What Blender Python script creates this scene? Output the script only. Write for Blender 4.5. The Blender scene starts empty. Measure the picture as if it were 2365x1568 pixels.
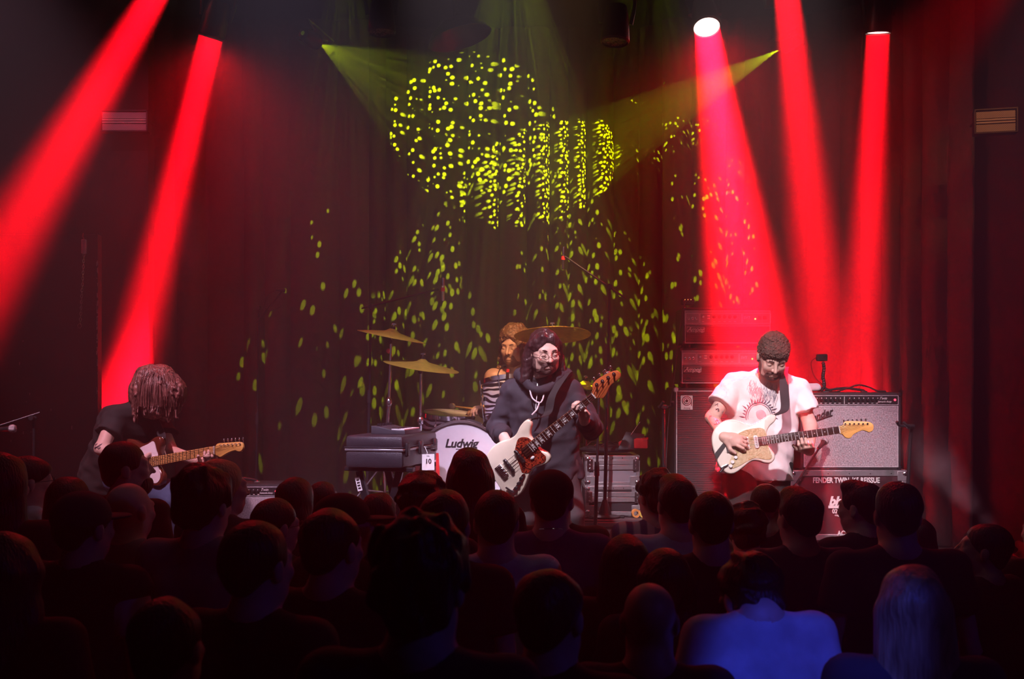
import bpy, bmesh, math, random
import numpy as np
from mathutils import Vector as V, Matrix as M, Euler

# ---------------------------------------------------------------- camera, world, exposure
SC = bpy.context.scene
COL = SC.collection
FPX, CX, HY, CZ = 2600.0, 1182.5, 880.0, 2.12      # focal length in pixels, centre column, horizon row, eye height
STAGE, RISER = 0.84, 1.20
def P(px, py, Y):                                   # photo pixel at a known distance -> point of the place
    return V(((px - CX) * Y / FPX, Y, CZ - (py - HY) * Y / FPX))
def XY(px, Y, z):
    return V(((px - CX) * Y / FPX, Y, z))

cam_d = bpy.data.cameras.new('camera')
cam = bpy.data.objects.new('camera', cam_d); COL.objects.link(cam)
cam.location = (0, 0, CZ); cam.rotation_euler = (math.pi / 2, 0, 0)
cam_d.sensor_width = 36; cam_d.lens = 36 * FPX / 2365
cam_d.shift_y = (HY - 784) / 2365
cam_d.clip_start = 0.05; cam_d.clip_end = 60
cam_d.dof.use_dof = True; cam_d.dof.focus_distance = 6.85; cam_d.dof.aperture_fstop = 4.0
SC.camera = cam
SC.view_settings.view_transform = 'Standard'; SC.view_settings.look = 'None'
SC.view_settings.gamma = 1; SC.view_settings.use_curve_mapping = False
SC.view_settings.exposure = 0.0
cy = SC.cycles; cy.max_bounces = 4; cy.diffuse_bounces = 2; cy.glossy_bounces = 2; cy.transmission_bounces = 4; cy.volume_bounces = 0; cy.transparent_max_bounces = 4
cy.use_adaptive_sampling = True; cy.adaptive_threshold = 0.04

HAZE = 0.05
w = bpy.data.worlds.new('dark_hall'); SC.world = w; w.use_nodes = True
nt = w.node_tree; nt.nodes.clear()
wo = nt.nodes.new('ShaderNodeOutputWorld'); bg = nt.nodes.new('ShaderNodeBackground')
bg.inputs[0].default_value = (0, 0, 0, 1); bg.inputs[1].default_value = 0
vs = nt.nodes.new('ShaderNodeVolumeScatter')        # stage haze filling the hall
vs.inputs['Color'].default_value = (1, 1, 1, 1); vs.inputs['Density'].default_value = HAZE
vs.inputs['Anisotropy'].default_value = 0.55
nt.links.new(bg.outputs[0], wo.inputs[0]); nt.links.new(vs.outputs[0], wo.inputs[1])

def spot(name, loc, target, color, power, half, blend=0.3, radius=0.03, gobo=None):
    d = bpy.data.lights.new(name, 'SPOT'); d.energy = power; d.color = color
    d.spot_size = math.radians(2 * half); d.spot_blend = blend; d.shadow_soft_size = radius
    o = bpy.data.objects.new(name, d); COL.objects.link(o)
    o.location = loc
    o.rotation_euler = (V(target) - V(loc)).to_track_quat('-Z', 'Y').to_euler()
    if gobo:
        scale, dot, rand, seed = gobo
        d.use_nodes = True; t = d.node_tree; t.nodes.clear()
        out = t.nodes.new('ShaderNodeOutputLight'); em = t.nodes.new('ShaderNodeEmission')
        tc = t.nodes.new('ShaderNodeTexCoord'); sep = t.nodes.new('ShaderNodeSeparateXYZ')
        dx = t.nodes.new('ShaderNodeMath'); dx.operation = 'DIVIDE'
        dy = t.nodes.new('ShaderNodeMath'); dy.operation = 'DIVIDE'
        cmb = t.nodes.new('ShaderNodeCombineXYZ'); vo = t.nodes.new('ShaderNodeTexVoronoi')
        vo.inputs['Scale'].default_value = scale; vo.inputs['Randomness'].default_value = rand
        cmb.inputs[2].default_value = seed
        mr = t.nodes.new('ShaderNodeMapRange'); mr.interpolation_type = 'SMOOTHSTEP'
        mr.inputs['From Min'].default_value = dot; mr.inputs['From Max'].default_value = dot * 0.72
        L = t.links.new
        L(tc.outputs['Normal'], sep.inputs[0])
        L(sep.outputs[0], dx.inputs[0]); L(sep.outputs[2], dx.inputs[1])
        L(sep.outputs[1], dy.inputs[0]); L(sep.outputs[2], dy.inputs[1])
        L(dx.outputs[0], cmb.inputs[0]); L(dy.outputs[0], cmb.inputs[1]); L(cmb.outputs[0], vo.inputs['Vector'])
        L(vo.outputs['Distance'], mr.inputs['Value']); L(mr.outputs[0], em.inputs['Strength'])
        em.inputs[0].default_value = (1, 1, 1, 1); L(em.outputs[0], out.inputs[0])
    return o

RED = (1.0, 0.0015, 0.010)
GRN = (0.62, 0.80, 0.0)
LAV = (0.86, 0.66, 1.0)
# front wash lamps on a bar high above the first rows, plus two added fills
WASH = [((-3.0, 4.0, 5.5), (-2.1, 7.0, 1.7), (1.0, 0.52, 0.70), 1700, 15),
        ((-1.3, 3.8, 5.6), (-0.75, 7.2, 1.6), LAV, 2300, 12),
        ((-0.5, 3.8, 5.6), (0.2, 6.8, 1.7), (1.0, 0.76, 0.92), 2600, 11),
        ((0.5, 3.0, 4.9), (1.70, 6.8, 1.75), (1.0, 0.76, 0.84), 2300, 11),
        ((3.0, 4.0, 5.5), (2.2, 7.4, 1.4), (1.0, 0.45, 0.65), 1100, 12),
        ((0.5, 4.3, 5.7), (0.0, 8.4, 2.2), (1.0, 0.52, 0.26), 3600, 7),
        ((-3.2, 4.0, 5.6), (-2.95, 8.5, 4.1), (1.0, 0.16, 0.30), 330, 8),  # added pink fill, only to brighten the left strobe panel
        ((3.2, 4.0, 5.6), (3.3, 7.75, 4.0), (1.0, 0.30, 0.10), 260, 6)]  # added orange fill, aimed at the right strobe panel alone
for i_, (a, b, c, pw, half) in enumerate(WASH): spot('front_bar_and_fill_%d_offscreen' % (i_ + 1), a, b, c, pw, half, 0.7, 0.08)
# blue lamp on the house right wall, catching the crowd from behind
spot('house_blue_lamp_right_offscreen', (4.6, 0.2, 4.2), (-0.6, 3.4, 1.5), (0.10, 0.08, 1.0), 38, 30, 0.8, 0.08)
spot('house_blue_lamp_rear_offscreen', (0.75, -1.5, 4.6), (0.80, 3.3, 1.15), (0.05, 0.07, 1.0), 900, 3.0, 0.5, 0.05)
# red beams from the lighting bar (fixture pixel, distance, where the beam heads, spread, power, lens radius)
BEAMS = [((392, -70, 8.0), (20, 560, 7.3), 12, 150, 0.088),
         ((488, 82, 8.2), (292, 900, 8.75), 9, 260, 0.088),
         ((1632, 62, 8.5), (1752, 905, 6.86), 11, 460, 0.095),
         ((1812, -60, 8.1), (1915, 905, 8.5), 11, 240, 0.088),
         ((2028, 74, 8.5), (1985, 905, 8.9), 9, 200, 0.088)]
for i_, (a, b, spread, pw, R) in enumerate(BEAMS):
    ln_ = 'red_beam_lamp_%d' % (i_ + 1) + ('_offscreen' if a[1] < 0 else '')
    pa, pb = P(*a), P(*b); dr = (pb - pa).normalized()
    d = bpy.data.lights.new(ln_, 'AREA'); d.shape = 'DISK'; d.size = 2 * R; d.spread = math.radians(spread)
    d.energy = pw; d.color = RED
    o = bpy.data.objects.new(ln_, d); COL.objects.link(o); o.location = pa + dr * 0.02
    o.rotation_euler = dr.to_track_quat('-Z', 'Y').to_euler()
# wide spill of the two lit lamps seen over the stage, leaving from their lenses
for nm_, (px_, py_, Y_), (bx_, by_, bY_), aim_, pw_ in (('red_lamp_spill_right', BEAMS[2][0], BEAMS[2][1], XY(1800, 5.6, 1.0), 130), ('red_lamp_spill_left', BEAMS[1][0], BEAMS[1][1], XY(600, 5.6, 1.0), 130)):
    pa = P(px_, py_, Y_); spot(nm_, pa + (P(bx_, by_, bY_) - pa).normalized() * 0.07, aim_, RED, pw_, 40, 0.9, 0.05)
# red lamp of the rig above the frame at stage right: reddens the right side of the bassist
spot('red_side_lamp_offscreen', (3.2, 6.3, 4.9), (0.55, 6.75, 2.0), RED, 700, 16, 0.8, 0.05)
# yellow-green dot patterns
GOBOS = [((730, 96, 7.7), (1055, 285, 9.7), 16.5, 8500, (40, 0.37, 0.7, 0.3)),
         ((1812, 108, 8.5), (1296, 385, 9.8), 11.0, 12000, (62, 0.37, 0.7, 1.7)),
         ((1180, -230, 8.0), (1200, 830, 9.8), 22, 5500, (46, 0.33, 0.9, 4.1)),
         ((1500, -220, 8.0), (1480, 520, 9.8), 22, 4500, (50, 0.30, 0.9, 6.3)),
         ((800, -220, 8.0), (860, 900, 9.6), 18, 3000, (34, 0.26, 1.0, 9.3))]
for i_, (a, b, half, pw, gb) in enumerate(GOBOS):
    pa, pb = P(*a), P(*b)
    spot('dot_pattern_lamp_%d' % (i_ + 1) + ('_offscreen' if a[1] < 0 else ''), pa + (pb - pa).normalized() * 0.05, pb, GRN, pw, half, 0.06, 0.004, gb)

# ---------------------------------------------------------------- helpers
def lin(c):
    return tuple(((x / 255) / 12.92 if x <= 10 else ((x / 255 + 0.055) / 1.055) ** 2.4) for x in c)
MATS = {}
def mat(name, col, rough=0.6, metal=0.0, var=0.2, scale=30.0, bump=0.0, bscale=None, stretch=(1, 1, 1), emit=0.0, sheen=0.0, trans=0.0, coat=0.0):
    if name in MATS: return MATS[name]
    m = bpy.data.materials.new(name); MATS[name] = m; m.use_nodes = True
    t = m.node_tree; b = t.nodes['Principled BSDF']
    b.inputs['Roughness'].default_value = rough; b.inputs['Metallic'].default_value = metal
    tc = t.nodes.new('ShaderNodeTexCoord'); mp = t.nodes.new('ShaderNodeMapping'); mp.inputs['Scale'].default_value = stretch
    t.links.new(tc.outputs['Object'], mp.inputs[0])
    n = t.nodes.new('ShaderNodeTexNoise'); n.inputs['Scale'].default_value = scale; n.inputs['Detail'].default_value = 4
    t.links.new(mp.outputs[0], n.inputs['Vector'])
    r = t.nodes.new('ShaderNodeValToRGB')
    r.color_ramp.elements[0].position = 0.3; r.color_ramp.elements[1].position = 0.7
    r.color_ramp.elements[0].color = (*[c * (1 - var) for c in col], 1)
    r.color_ramp.elements[1].color = (*[min(1, c * (1 + var)) for c in col], 1)
    t.links.new(n.outputs[0], r.inputs[0]); t.links.new(r.outputs[0], b.inputs['Base Color'])
    if bump:
        n2 = t.nodes.new('ShaderNodeTexNoise'); n2.inputs['Scale'].default_value = bscale or scale * 3
        t.links.new(mp.outputs[0], n2.inputs['Vector'])
        bp = t.nodes.new('ShaderNodeBump'); bp.inputs['Strength'].default_value = bump; bp.inputs['Distance'].default_value = 0.01
        t.links.new(n2.outputs[0], bp.inputs['Height']); t.links.new(bp.outputs[0], b.inputs['Normal'])
    if emit:
        b.inputs['Emission Color'].default_value = (*col, 1); b.inputs['Emission Strength'].default_value = emit
    if sheen: b.inputs['Sheen Weight'].default_value = sheen
    if trans: b.inputs['Transmission Weight'].default_value = trans
    if coat: b.inputs['Coat Weight'].default_value = coat
    return m
def tex_mat(name, kind, c1, c2, scale, rough=0.6, rot=(0, 0, 0), stretch=(1, 1, 1), bump=0.0, distort=0.0, thr=(0.4, 0.6), metal=0.0):
    m = bpy.data.materials.new(name); MATS[name] = m; m.use_nodes = True
    t = m.node_tree; b = t.nodes['Principled BSDF']; b.inputs['Roughness'].default_value = rough; b.inputs['Metallic'].default_value = metal
    tc = t.nodes.new('ShaderNodeTexCoord'); mp = t.nodes.new('ShaderNodeMapping')
    mp.inputs['Scale'].default_value = stretch; mp.inputs['Rotation'].default_value = rot
    t.links.new(tc.outputs['Object'], mp.inputs[0])
    r = t.nodes.new('ShaderNodeValToRGB')
    r.color_ramp.elements[0].position, r.color_ramp.elements[1].position = thr
    r.color_ramp.elements[0].color = (*c1, 1); r.color_ramp.elements[1].color = (*c2, 1)
    if kind == 'wave':
        n = t.nodes.new('ShaderNodeTexWave'); n.inputs['Scale'].default_value = scale; n.inputs['Distortion'].default_value = distort
        n.inputs['Detail'].default_value = 2; n.bands_direction = 'Z'
    elif kind == 'noise':
        n = t.nodes.new('ShaderNodeTexNoise'); n.inputs['Scale'].default_value = scale; n.inputs['Distortion'].default_value = distort
    elif kind == 'voronoi':
        n = t.nodes.new('ShaderNodeTexVoronoi'); n.inputs['Scale'].default_value = scale
    elif kind == 'checker':
        n = t.nodes.new('ShaderNodeTexChecker'); n.inputs['Scale'].default_value = scale
    t.links.new(mp.outputs[0], n.inputs['Vector'])
    o = n.outputs[0] if kind != 'checker' else n.outputs[1]
    t.links.new(o, r.inputs[0]); t.links.new(r.outputs[0], b.inputs['Base Color'])
    if bump:
        bp = t.nodes.new('ShaderNodeBump'); bp.inputs['Strength'].default_value = bump; bp.inputs['Distance'].default_value = 0.004
        t.links.new(o, bp.inputs['Height']); t.links.new(bp.outputs[0], b.inputs['Normal'])
    return m

BLACK = mat('black_paint', (0.012, 0.011, 0.012), 0.75, bump=0.1)
WALLM = mat('wall_black_paint', (0.014, 0.012, 0.013), 0.8, var=0.35, scale=4, bump=0.15, bscale=60)
TOLEX = mat('black_tolex', (0.020, 0.018, 0.020), 0.55, bump=0.5, bscale=420)
PLAST = mat('black_plastic', (0.016, 0.016, 0.018), 0.38, var=0.1)
METBLK = mat('black_metal', (0.03, 0.03, 0.034), 0.35, 0.6, var=0.1)
CHROME = mat('chrome', (0.75, 0.75, 0.78), 0.16, 1.0, var=0.05)
ALU = mat('aluminium', (0.62, 0.62, 0.64), 0.38, 0.85, var=0.08, scale=60)
WHITE = mat('white_paint', (0.78, 0.78, 0.76), 0.6, var=0.05)
PIPING = mat('silver_piping', (0.72, 0.72, 0.74), 0.5, 0.2, var=0.05)
BRASS = mat('cymbal_bronze', (0.66, 0.46, 0.07), 0.42, 0.55, var=0.18, scale=25, bump=0.05)
REDP = mat('red_plastic', (0.62, 0.03, 0.03), 0.45)
CABLE = mat('cable_rubber', (0.012, 0.012, 0.013), 0.5)

class MB:
    """collects shapes into one mesh"""
    def __init__(s): s.v, s.f = [], []
    def add(s, vs, fs, mtx=None):
        n = len(s.v)
        s.v += [tuple(mtx @ V(p)) for p in vs] if mtx is not None else [tuple(p) for p in vs]
        s.f += [tuple(i + n for i in f) for f in fs]; return s
    def box(s, c, d, bev=0.0, mtx=None):
        c = V(c); hx, hy, hz = d[0] / 2, d[1] / 2, d[2] / 2
        if bev <= 0:
            vs = [c + V((x * hx, y * hy, z * hz)) for x in (-1, 1) for y in (-1, 1) for z in (-1, 1)]
            return s.add(vs, [(0, 1, 3, 2), (4, 6, 7, 5), (0, 4, 5, 1), (2, 3, 7, 6), (0, 2, 6, 4), (1, 5, 7, 3)], mtx)
        bm = bmesh.new(); bmesh.ops.create_cube(bm, size=1)
        for v in bm.verts: v.co = V((v.co.x * d[0], v.co.y * d[1], v.co.z * d[2]))
        bmesh.ops.bevel(bm, geom=bm.edges[:], offset=bev, segments=2 if bev > 0.008 else 1, affect='EDGES', profile=0.5)
        bm.verts.index_update()
        vs = [c + v.co for v in bm.verts]; fs = [tuple(v.index for v in f.verts) for f in bm.faces]; bm.free()
        return s.add(vs, fs, mtx)
    def cyl(s, a, b, r0, r1=None, n=12, caps=True):
        a, b = V(a), V(b); r1 = r0 if r1 is None else r1
        z = (b - a).normalized() if (b - a).length > 1e-9 else V((0, 0, 1)); x = z.orthogonal().normalized(); y = z.cross(x)
        vs = []
        for p, r in ((a, r0), (b, r1)):
            vs += [p + (x * math.cos(2 * math.pi * i / n) + y * math.sin(2 * math.pi * i / n)) * r for i in range(n)]
        fs = [(i, (i + 1) % n, n + (i + 1) % n, n + i) for i in range(n)]
        if caps: fs += [tuple(range(n - 1, -1, -1)), tuple(range(n, 2 * n))]
        return s.add(vs, fs)
    def lathe(s, prof, a=(0, 0, 0), axis=(0, 0, 1), n=24):
        a = V(a); z = V(axis).normalized(); x = z.orthogonal().normalized(); y = z.cross(x); vs = []
        for r, h in prof:
            vs += [a + z * h + (x * math.cos(2 * math.pi * i / n) + y * math.sin(2 * math.pi * i / n)) * max(r, 1e-5) for i in range(n)]
        fs = [(j * n + i, j * n + (i + 1) % n, (j + 1) * n + (i + 1) % n, (j + 1) * n + i) for j in range(len(prof) - 1) for i in range(n)]
        return s.add(vs, fs)
    def tube(s, pts, r, n=6, closed=False, smooth=0):
        pts = [V(p) for p in pts]
        if smooth: pts = crom(pts, smooth, closed)
        m = len(pts); rs = [float(q) for q in np.interp(np.linspace(0, 1, m), np.linspace(0, 1, len(r)), r)] if isinstance(r, (list, tuple)) else [r] * m
        vs, px = [], None
        for i, p in enumerate(pts):
            if closed: t = pts[(i + 1) % m] - pts[i - 1]
            else: t = pts[min(i + 1, m - 1)] - pts[max(i - 1, 0)]
            t.normalize()
            px = t.orthogonal().normalized() if px is None else (px - t * px.dot(t)).normalized()
            y = t.cross(px)
            vs += [p + (px * math.cos(2 * math.pi * k / n) + y * math.sin(2 * math.pi * k / n)) * rs[i] for k in range(n)]
        fs = []
        for i in range(m if closed else m - 1):
            j = (i + 1) % m
            fs += [(i * n + k, i * n + (k + 1) % n, j * n + (k + 1) % n, j * n + k) for k in range(n)]
        if not closed: fs += [tuple(range(n - 1, -1, -1)), tuple(range((m - 1) * n, m * n))]
        return s.add(vs, fs)
    def ball(s, c, r, n=10, sc=(1, 1, 1)):
        prof = [(math.sin(math.pi * i / n) , -math.cos(math.pi * i / n)) for i in range(n + 1)]
        k = len(s.v); s.lathe(prof, n=max(8, n + 2))
        c = V(c)
        for i in range(k, len(s.v)):
            p = s.v[i]; s.v[i] = (c.x + p[0] * r * sc[0], c.y + p[1] * r * sc[1], c.z + p[2] * r * sc[2])
        return s
    def prism(s, out, z0, z1, bev=0.0, mtx=None):
        """outline in xy, extruded z0..z1, edges rounded by bev"""
        n = len(out); o = [V((p[0], p[1], 0)) for p in out]
        area = sum(o[i].x * o[(i + 1) % n].y - o[(i + 1) % n].x * o[i].y for i in range(n))
        if area < 0: o.reverse()
        def inset(d):
            q = []
            for i in range(n):
                e0 = (o[i] - o[i - 1]); e1 = (o[(i + 1) % n] - o[i])
                e0 = e0.normalized() if e0.length > 1e-9 else V((1, 0, 0)); e1 = e1.normalized() if e1.length > 1e-9 else e0
                nn = V((-(e0.y + e1.y), e0.x + e1.x, 0)); nn = nn.normalized() if nn.length > 1e-6 else V((0, 0, 0))
                q.append(o[i] + nn * d)
            return q
        rings = [(0, z0), (0, z1)] if bev <= 0 else [(bev, z0), (bev * .3, z0 + bev * .3), (0, z0 + bev), (0, z1 - bev), (bev * .3, z1 - bev * .3), (bev, z1)]
        vs, fs = [], []
        for d, z in rings: vs += [V((p.x, p.y, z)) for p in (inset(d) if d else o)]
        for j in range(len(rings) - 1):
            fs += [(j * n + i, j * n + (i + 1) % n, (j + 1) * n + (i + 1) % n, (j + 1) * n + i) for i in range(n)]
        fs += [tuple(range(n - 1, -1, -1)), tuple(range((len(rings) - 1) * n, len(rings) * n))]
        return s.add(vs, fs, mtx)
    def mesh(s, name, smooth=40):
        me = bpy.data.meshes.new(name); me.from_pydata(s.v, [], s.f); me.update()
        if smooth:
            me.polygons.foreach_set('use_smooth', [True] * len(me.polygons)); me.set_sharp_from_angle(angle=math.radians(smooth))
        return me
def crom(pts, k=6, closed=False):
    pts = [V(p) for p in pts]; n = len(pts); out = []
    for i in range(n if closed else n - 1):
        p0, p1, p2, p3 = (pts[(i - 1) % n] if closed or i > 0 else pts[0]), pts[i], pts[(i + 1) % n], (pts[(i + 2) % n] if closed or i + 2 < n else pts[-1])
        for j in range(k):
            t = j / k
            out.append(0.5 * ((2 * p1) + (p2 - p0) * t + (2 * p0 - 5 * p1 + 4 * p2 - p3) * t * t + (3 * p1 - p0 - 3 * p2 + p3) * t ** 3))
    if not closed: out.append(pts[-1])
    return out
def outline(pts, k=6): return [(p.x, p.y) for p in crom([(x, y, 0) for x, y in pts], k, True)]

def link(name, me, m, parent=None, loc=None, rot=None):
    o = bpy.data.objects.new(name, me); COL.objects.link(o)
    if m is not None and me is not None and not me.materials: me.materials.append(m)
    if parent is not None: o.parent = parent
    if loc is not None: o.location = loc
    if rot is not None: o.rotation_euler = rot
    return o
def part(name, mb, m, parent, smooth=40, label=None):
    o = link(name, mb.mesh(name, smooth) if isinstance(mb, MB) else mb, m, parent)
    if label: o['label'] = label
    return o
def tag(o, label, cat, group=None, kind=None):
    o['label'] = label; o['category'] = cat
    if group: o['group'] = group
    if kind: o['kind'] = kind
    return o
def thing(name, label, cat, loc=(0, 0, 0), rot=(0, 0, 0), group=None):
    o = bpy.data.objects.new(name, None); COL.objects.link(o); o.empty_display_size = 0.1
    o.location = loc; o.rotation_euler = rot
    return tag(o, label, cat, group)
def struct(name, mb, m, label=None, cat=None, parent=None, smooth=30):
    o = link(name, mb.mesh(name, smooth) if isinstance(mb, MB) else mb, m, parent)
    if parent is None:
        o['kind'] = 'structure'
        if label: o['label'] = label
        if cat: o['category'] = cat
    return o
def text(name, s, size, m, parent, mtx, shear=0.0, ext=0.001, align='CENTER', off=0.0, spacing=1.0):
    c = bpy.data.curves.new(name, 'FONT'); c.body = s; c.size = size; c.shear = shear; c.extrude = ext
    c.align_x = align; c.align_y = 'CENTER'; c.offset = off; c.space_character = spacing; c.resolution_u = 4
    o = bpy.data.objects.new('tmp', c); COL.objects.link(o)
    dg = bpy.context.evaluated_depsgraph_get(); me = bpy.data.meshes.new_from_object(o.evaluated_get(dg))
    bpy.data.objects.remove(o); me.name = name
    me.transform(mtx); me.materials.clear()
    return link(name, me, m, parent)
FACE = M(((1, 0, 0, 0), (0, 0, -1, 0), (0, 1, 0, 0), (0, 0, 0, 1)))     # xy plane -> plane facing -Y
def face_at(x, y, z, rz=0.0): return M.Translation((x, y, z)) @ M.Rotation(rz, 4, 'Z') @ FACE
# ---------------------------------------------------------------- the room and the stage
def quadbox(x0, x1, y0, y1, z0, z1): return MB().box(((x0 + x1) / 2, (y0 + y1) / 2, (z0 + z1) / 2), (x1 - x0, y1 - y0, z1 - z0))
FLOORM = mat('dark_hall_floor', (0.02, 0.018, 0.018), 0.5, var=0.3, scale=3, bump=0.1)
STAGEM = mat('stage_floor_black', (0.055, 0.045, 0.048), 0.45, var=0.35, scale=7, bump=0.15, bscale=90)
struct('floor', quadbox(-7, 7, -3.2, 10.4, -0.1, 0), FLOORM, 'dark hall floor the audience stands on', 'floor')
struct('ceiling', quadbox(-7, 7, -3.2, 10.4, 6.2, 6.3), WALLM, 'black ceiling above stage and hall', 'ceiling')
struct('wall_back', quadbox(-7, 7, 10.2, 10.4, 0, 6.2), WALLM, 'black wall behind the stage curtain', 'wall')
struct('wall_rear', quadbox(-7, 7, -3.2, -3.0, 0, 6.2), WALLM, 'black wall at the rear of the hall', 'wall')
struct('wall_left', quadbox(-7.0, -6.8, -3.0, 10.2, 0, 6.2), WALLM, 'black side wall left of the hall', 'wall')
struct('wall_right', quadbox(6.8, 7.0, -3.0, 10.2, 0, 6.2), WALLM, 'black side wall right of the hall', 'wall')
# proscenium returns beside the stage
struct('wall_stage_left', quadbox(-6.8, XY(352, 8.9, 0).x, 8.8, 8.95, STAGE, 6.2), WALLM, 'black wall beside the stage carrying the pink strobe panel', 'wall')
struct('wall_stage_right', quadbox(3.56, 3.70, 7.0, 9.9, STAGE, 6.2), WALLM, 'black return wall right of the red lit curtain', 'wall')
struct('wall_stage_right_return', quadbox(3.70, 6.8, 7.0, 7.15, STAGE, 6.2), WALLM, 'black wall facing the hall beside the stage right', 'wall')
# stage deck: centre thrust and straight side
sd = MB()
sd.prism([(-6.8, 6.35), (2.15, 6.35), (2.15, 6.9), (6.8, 6.9), (6.8, 10.2), (-6.8, 10.2)], 0.0, STAGE - 0.03)
struct('stage', sd, BLACK, 'black stage platform under the band', 'stage')
deckt = thing('floor_stage_deck', 'dark worn stage floor of black boards under the band', 'stage floor', (0, 0, 0)); deckt['kind'] = 'structure'
ys = [6.35, 6.9, 7.45, 8.0, 8.6, 9.2, 9.8, 10.2]
for yi in range(len(ys) - 1):
    for xi in range(11):
        x0 = -6.8 + xi * 1.2364
        x1 = x0 + 1.2364
        if yi == 0:
            if x0 > 2.1: continue
            x1 = min(x1, 2.15)
        part('floor_board', MB().box(((x0 + x1) / 2, (ys[yi] + ys[yi + 1]) / 2, STAGE - 0.0155), (x1 - x0 - 0.006, ys[yi + 1] - ys[yi] - 0.006, 0.03), 0.002), STAGEM, deckt)
EDGE = mat('stage_edge_alu', (0.55, 0.5, 0.5), 0.35, 0.8)
struct('trim_1', MB().box(((-6.8 + 2.15) / 2, 6.335, STAGE - 0.02), (8.95, 0.025, 0.035), 0.004), EDGE, 'metal edge strip along the stage front', 'edge strip')
struct('trim_2', MB().box(((2.165 + 6.8) / 2, 6.885, STAGE - 0.02), (4.62, 0.025, 0.035), 0.004), EDGE, 'metal edge strip along the right stage front', 'edge strip')

# worn black flat standing in front of the left wall
flat = thing('scenery_flat', 'tall black painted flat with a chipped worn edge beside the left guitarist', 'flat', (0, 0, STAGE))
fx1 = XY(226, 8.3, 0).x; ftop = P(228, 541, 8.3).z - STAGE
part('panel', MB().box(((-6.0 + fx1) / 2, 8.34, ftop / 2), (fx1 + 6.0, 0.08, ftop), 0.003), mat('flat_black_paint', (0.02, 0.016, 0.018), 0.7, var=0.4, scale=3, bump=0.1), flat)
random.seed(5)
chip = MB()
for i in range(60):
    z = ftop * random.random() ** 0.8 * 0.92; h = random.uniform(0.004, 0.035)
    if random.random() < 0.12: h *= 2
    chip.box((fx1 - random.uniform(0.0, 0.008), 8.2985, z), (random.uniform(0.002, 0.008), 0.002, h))
for i in range(14):
    chip.box((fx1 - random.uniform(0.02, 0.7), 8.2985, random.uniform(0.3, 1.7)), (0.004, 0.002, random.uniform(0.006, 0.03)))
o = part('chipped_paint', chip, mat('bare_wood_chips', (0.55, 0.5, 0.48), 0.7), flat, label='pale chips where the black paint has worn off'); o['kind'] = 'stuff'

# chain with its holder on the flat
cp = P(194, 552, 8.27)
ch = thing('hanging_chain', 'short steel chain hanging from a small holder on the black flat', 'chain', cp)
part('holder', MB().box((0, 0, -0.055), (0.034, 0.03, 0.105), 0.004), mat('holder_grey', (0.5, 0.45, 0.48), 0.5), ch)
part('cord', MB().tube([(0, 0, 0), (-0.01, 0, 0.02), (-0.004, 0, 0.045)], 0.004), REDP, ch)
lk = None; n = 24
for i in range(n):
    z = -0.118 - i * 0.0215
    if lk is None:
        mb = MB(); mb.tube([(0.007 * math.cos(a), 0, 0.014 * math.sin(a)) for a in [k * math.pi / 6 for k in range(12)]], 0.0022, 5, True); lk = mb.mesh('chain_link')
    o = link('chain_link', lk, CHROME, ch, (-i * 0.0012, 0, z), (0, 0.06, (i % 2) * math.pi / 2 + 0.4))
part('end_ring', MB().tube([(-0.032 + 0.013 * math.cos(a), 0, -0.118 - n * 0.0215 - 0.004 + 0.016 * math.sin(a)) for a in [k * math.pi / 8 for k in range(16)]], 0.003, 6, True), CHROME, ch)

# stage curtain: heavy black drape with real folds, three widths
CURT = mat('black_drape', (0.072, 0.060, 0.066), 0.85, var=0.25, scale=25, bump=0.25, bscale=300, sheen=0.0)
def drape(name, label, path, z0, z1, seed, amp, per, group=None):
    rnd = random.Random(seed)
    pts = crom(path, 24); L = [0.0]
    for a, b in zip(pts, pts[1:]): L.append(L[-1] + (b - a).length)
    tot = L[-1]; step = 0.018; ns = int(tot / step)
    knots, u = [], 0.0
    while u < tot + 1:
        wd = rnd.uniform(*per); knots.append((u, wd, rnd.uniform(0.45, 1.0))); u += wd
    def fold(u):
        for (a, wd, k) in knots:
            if a <= u < a + wd:
                t = (u - a) / wd; return k * (math.sin(math.pi * t) ** 0.55)
        return 0
    rows = 12; vs, fs = [], []
    j = 0
    for i in range(ns + 1):
        u = tot * i / ns
        while j < len(L) - 2 and L[j + 1] < u: j += 1
        t = (u - L[j]) / max(1e-6, L[j + 1] - L[j]); p = pts[j].lerp(pts[j + 1], t); d = (pts[j + 1] - pts[j]).normalized()
        nn = V((d.y, -d.x, 0))
        for r in range(rows + 1):
            h = r / rows; f = fold(u + 0.05 * math.sin(h * 3 + seed) * (1 - h)) * (0.75 + 0.35 * (1 - h))
            q = p + nn * (amp * f); vs.append((q.x, q.y, z0 + (z1 - z0) * h))
    R = rows + 1
    for i in range(ns):
        for r in range(rows): fs.append((i * R + r, (i + 1) * R + r, (i + 1) * R + r + 1, i * R + r + 1))
    mb = MB(); mb.v, mb.f = vs, fs
    o = link(name, mb.mesh(name, 70), CURT); 
    sm = o.modifiers.new('thickness', 'SOLIDIFY'); sm.thickness = 0.006; sm.offset = -1
    return tag(o, label, 'curtain', group)
zc0, zc1 = STAGE + 0.012, 5.2
drape('stage_curtain', 'black pleated stage curtain in dim purple light behind the left guitarist', [(-3.10, 9.55, 0), (-2.5, 9.62, 0), (-1.9, 9.62, 0), (-1.22, 9.65, 0)], zc0, zc1, 3, 0.12, (0.16, 0.42))
drape('stage_curtain', 'black pleated stage curtain covered in yellow-green light dots behind the drum kit', [(-1.30, 9.86, 0), (-0.4, 9.86, 0), (0.4, 9.86, 0), (1.36, 9.86, 0)], zc0, zc1, 8, 0.15, (0.15, 0.36))
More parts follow.
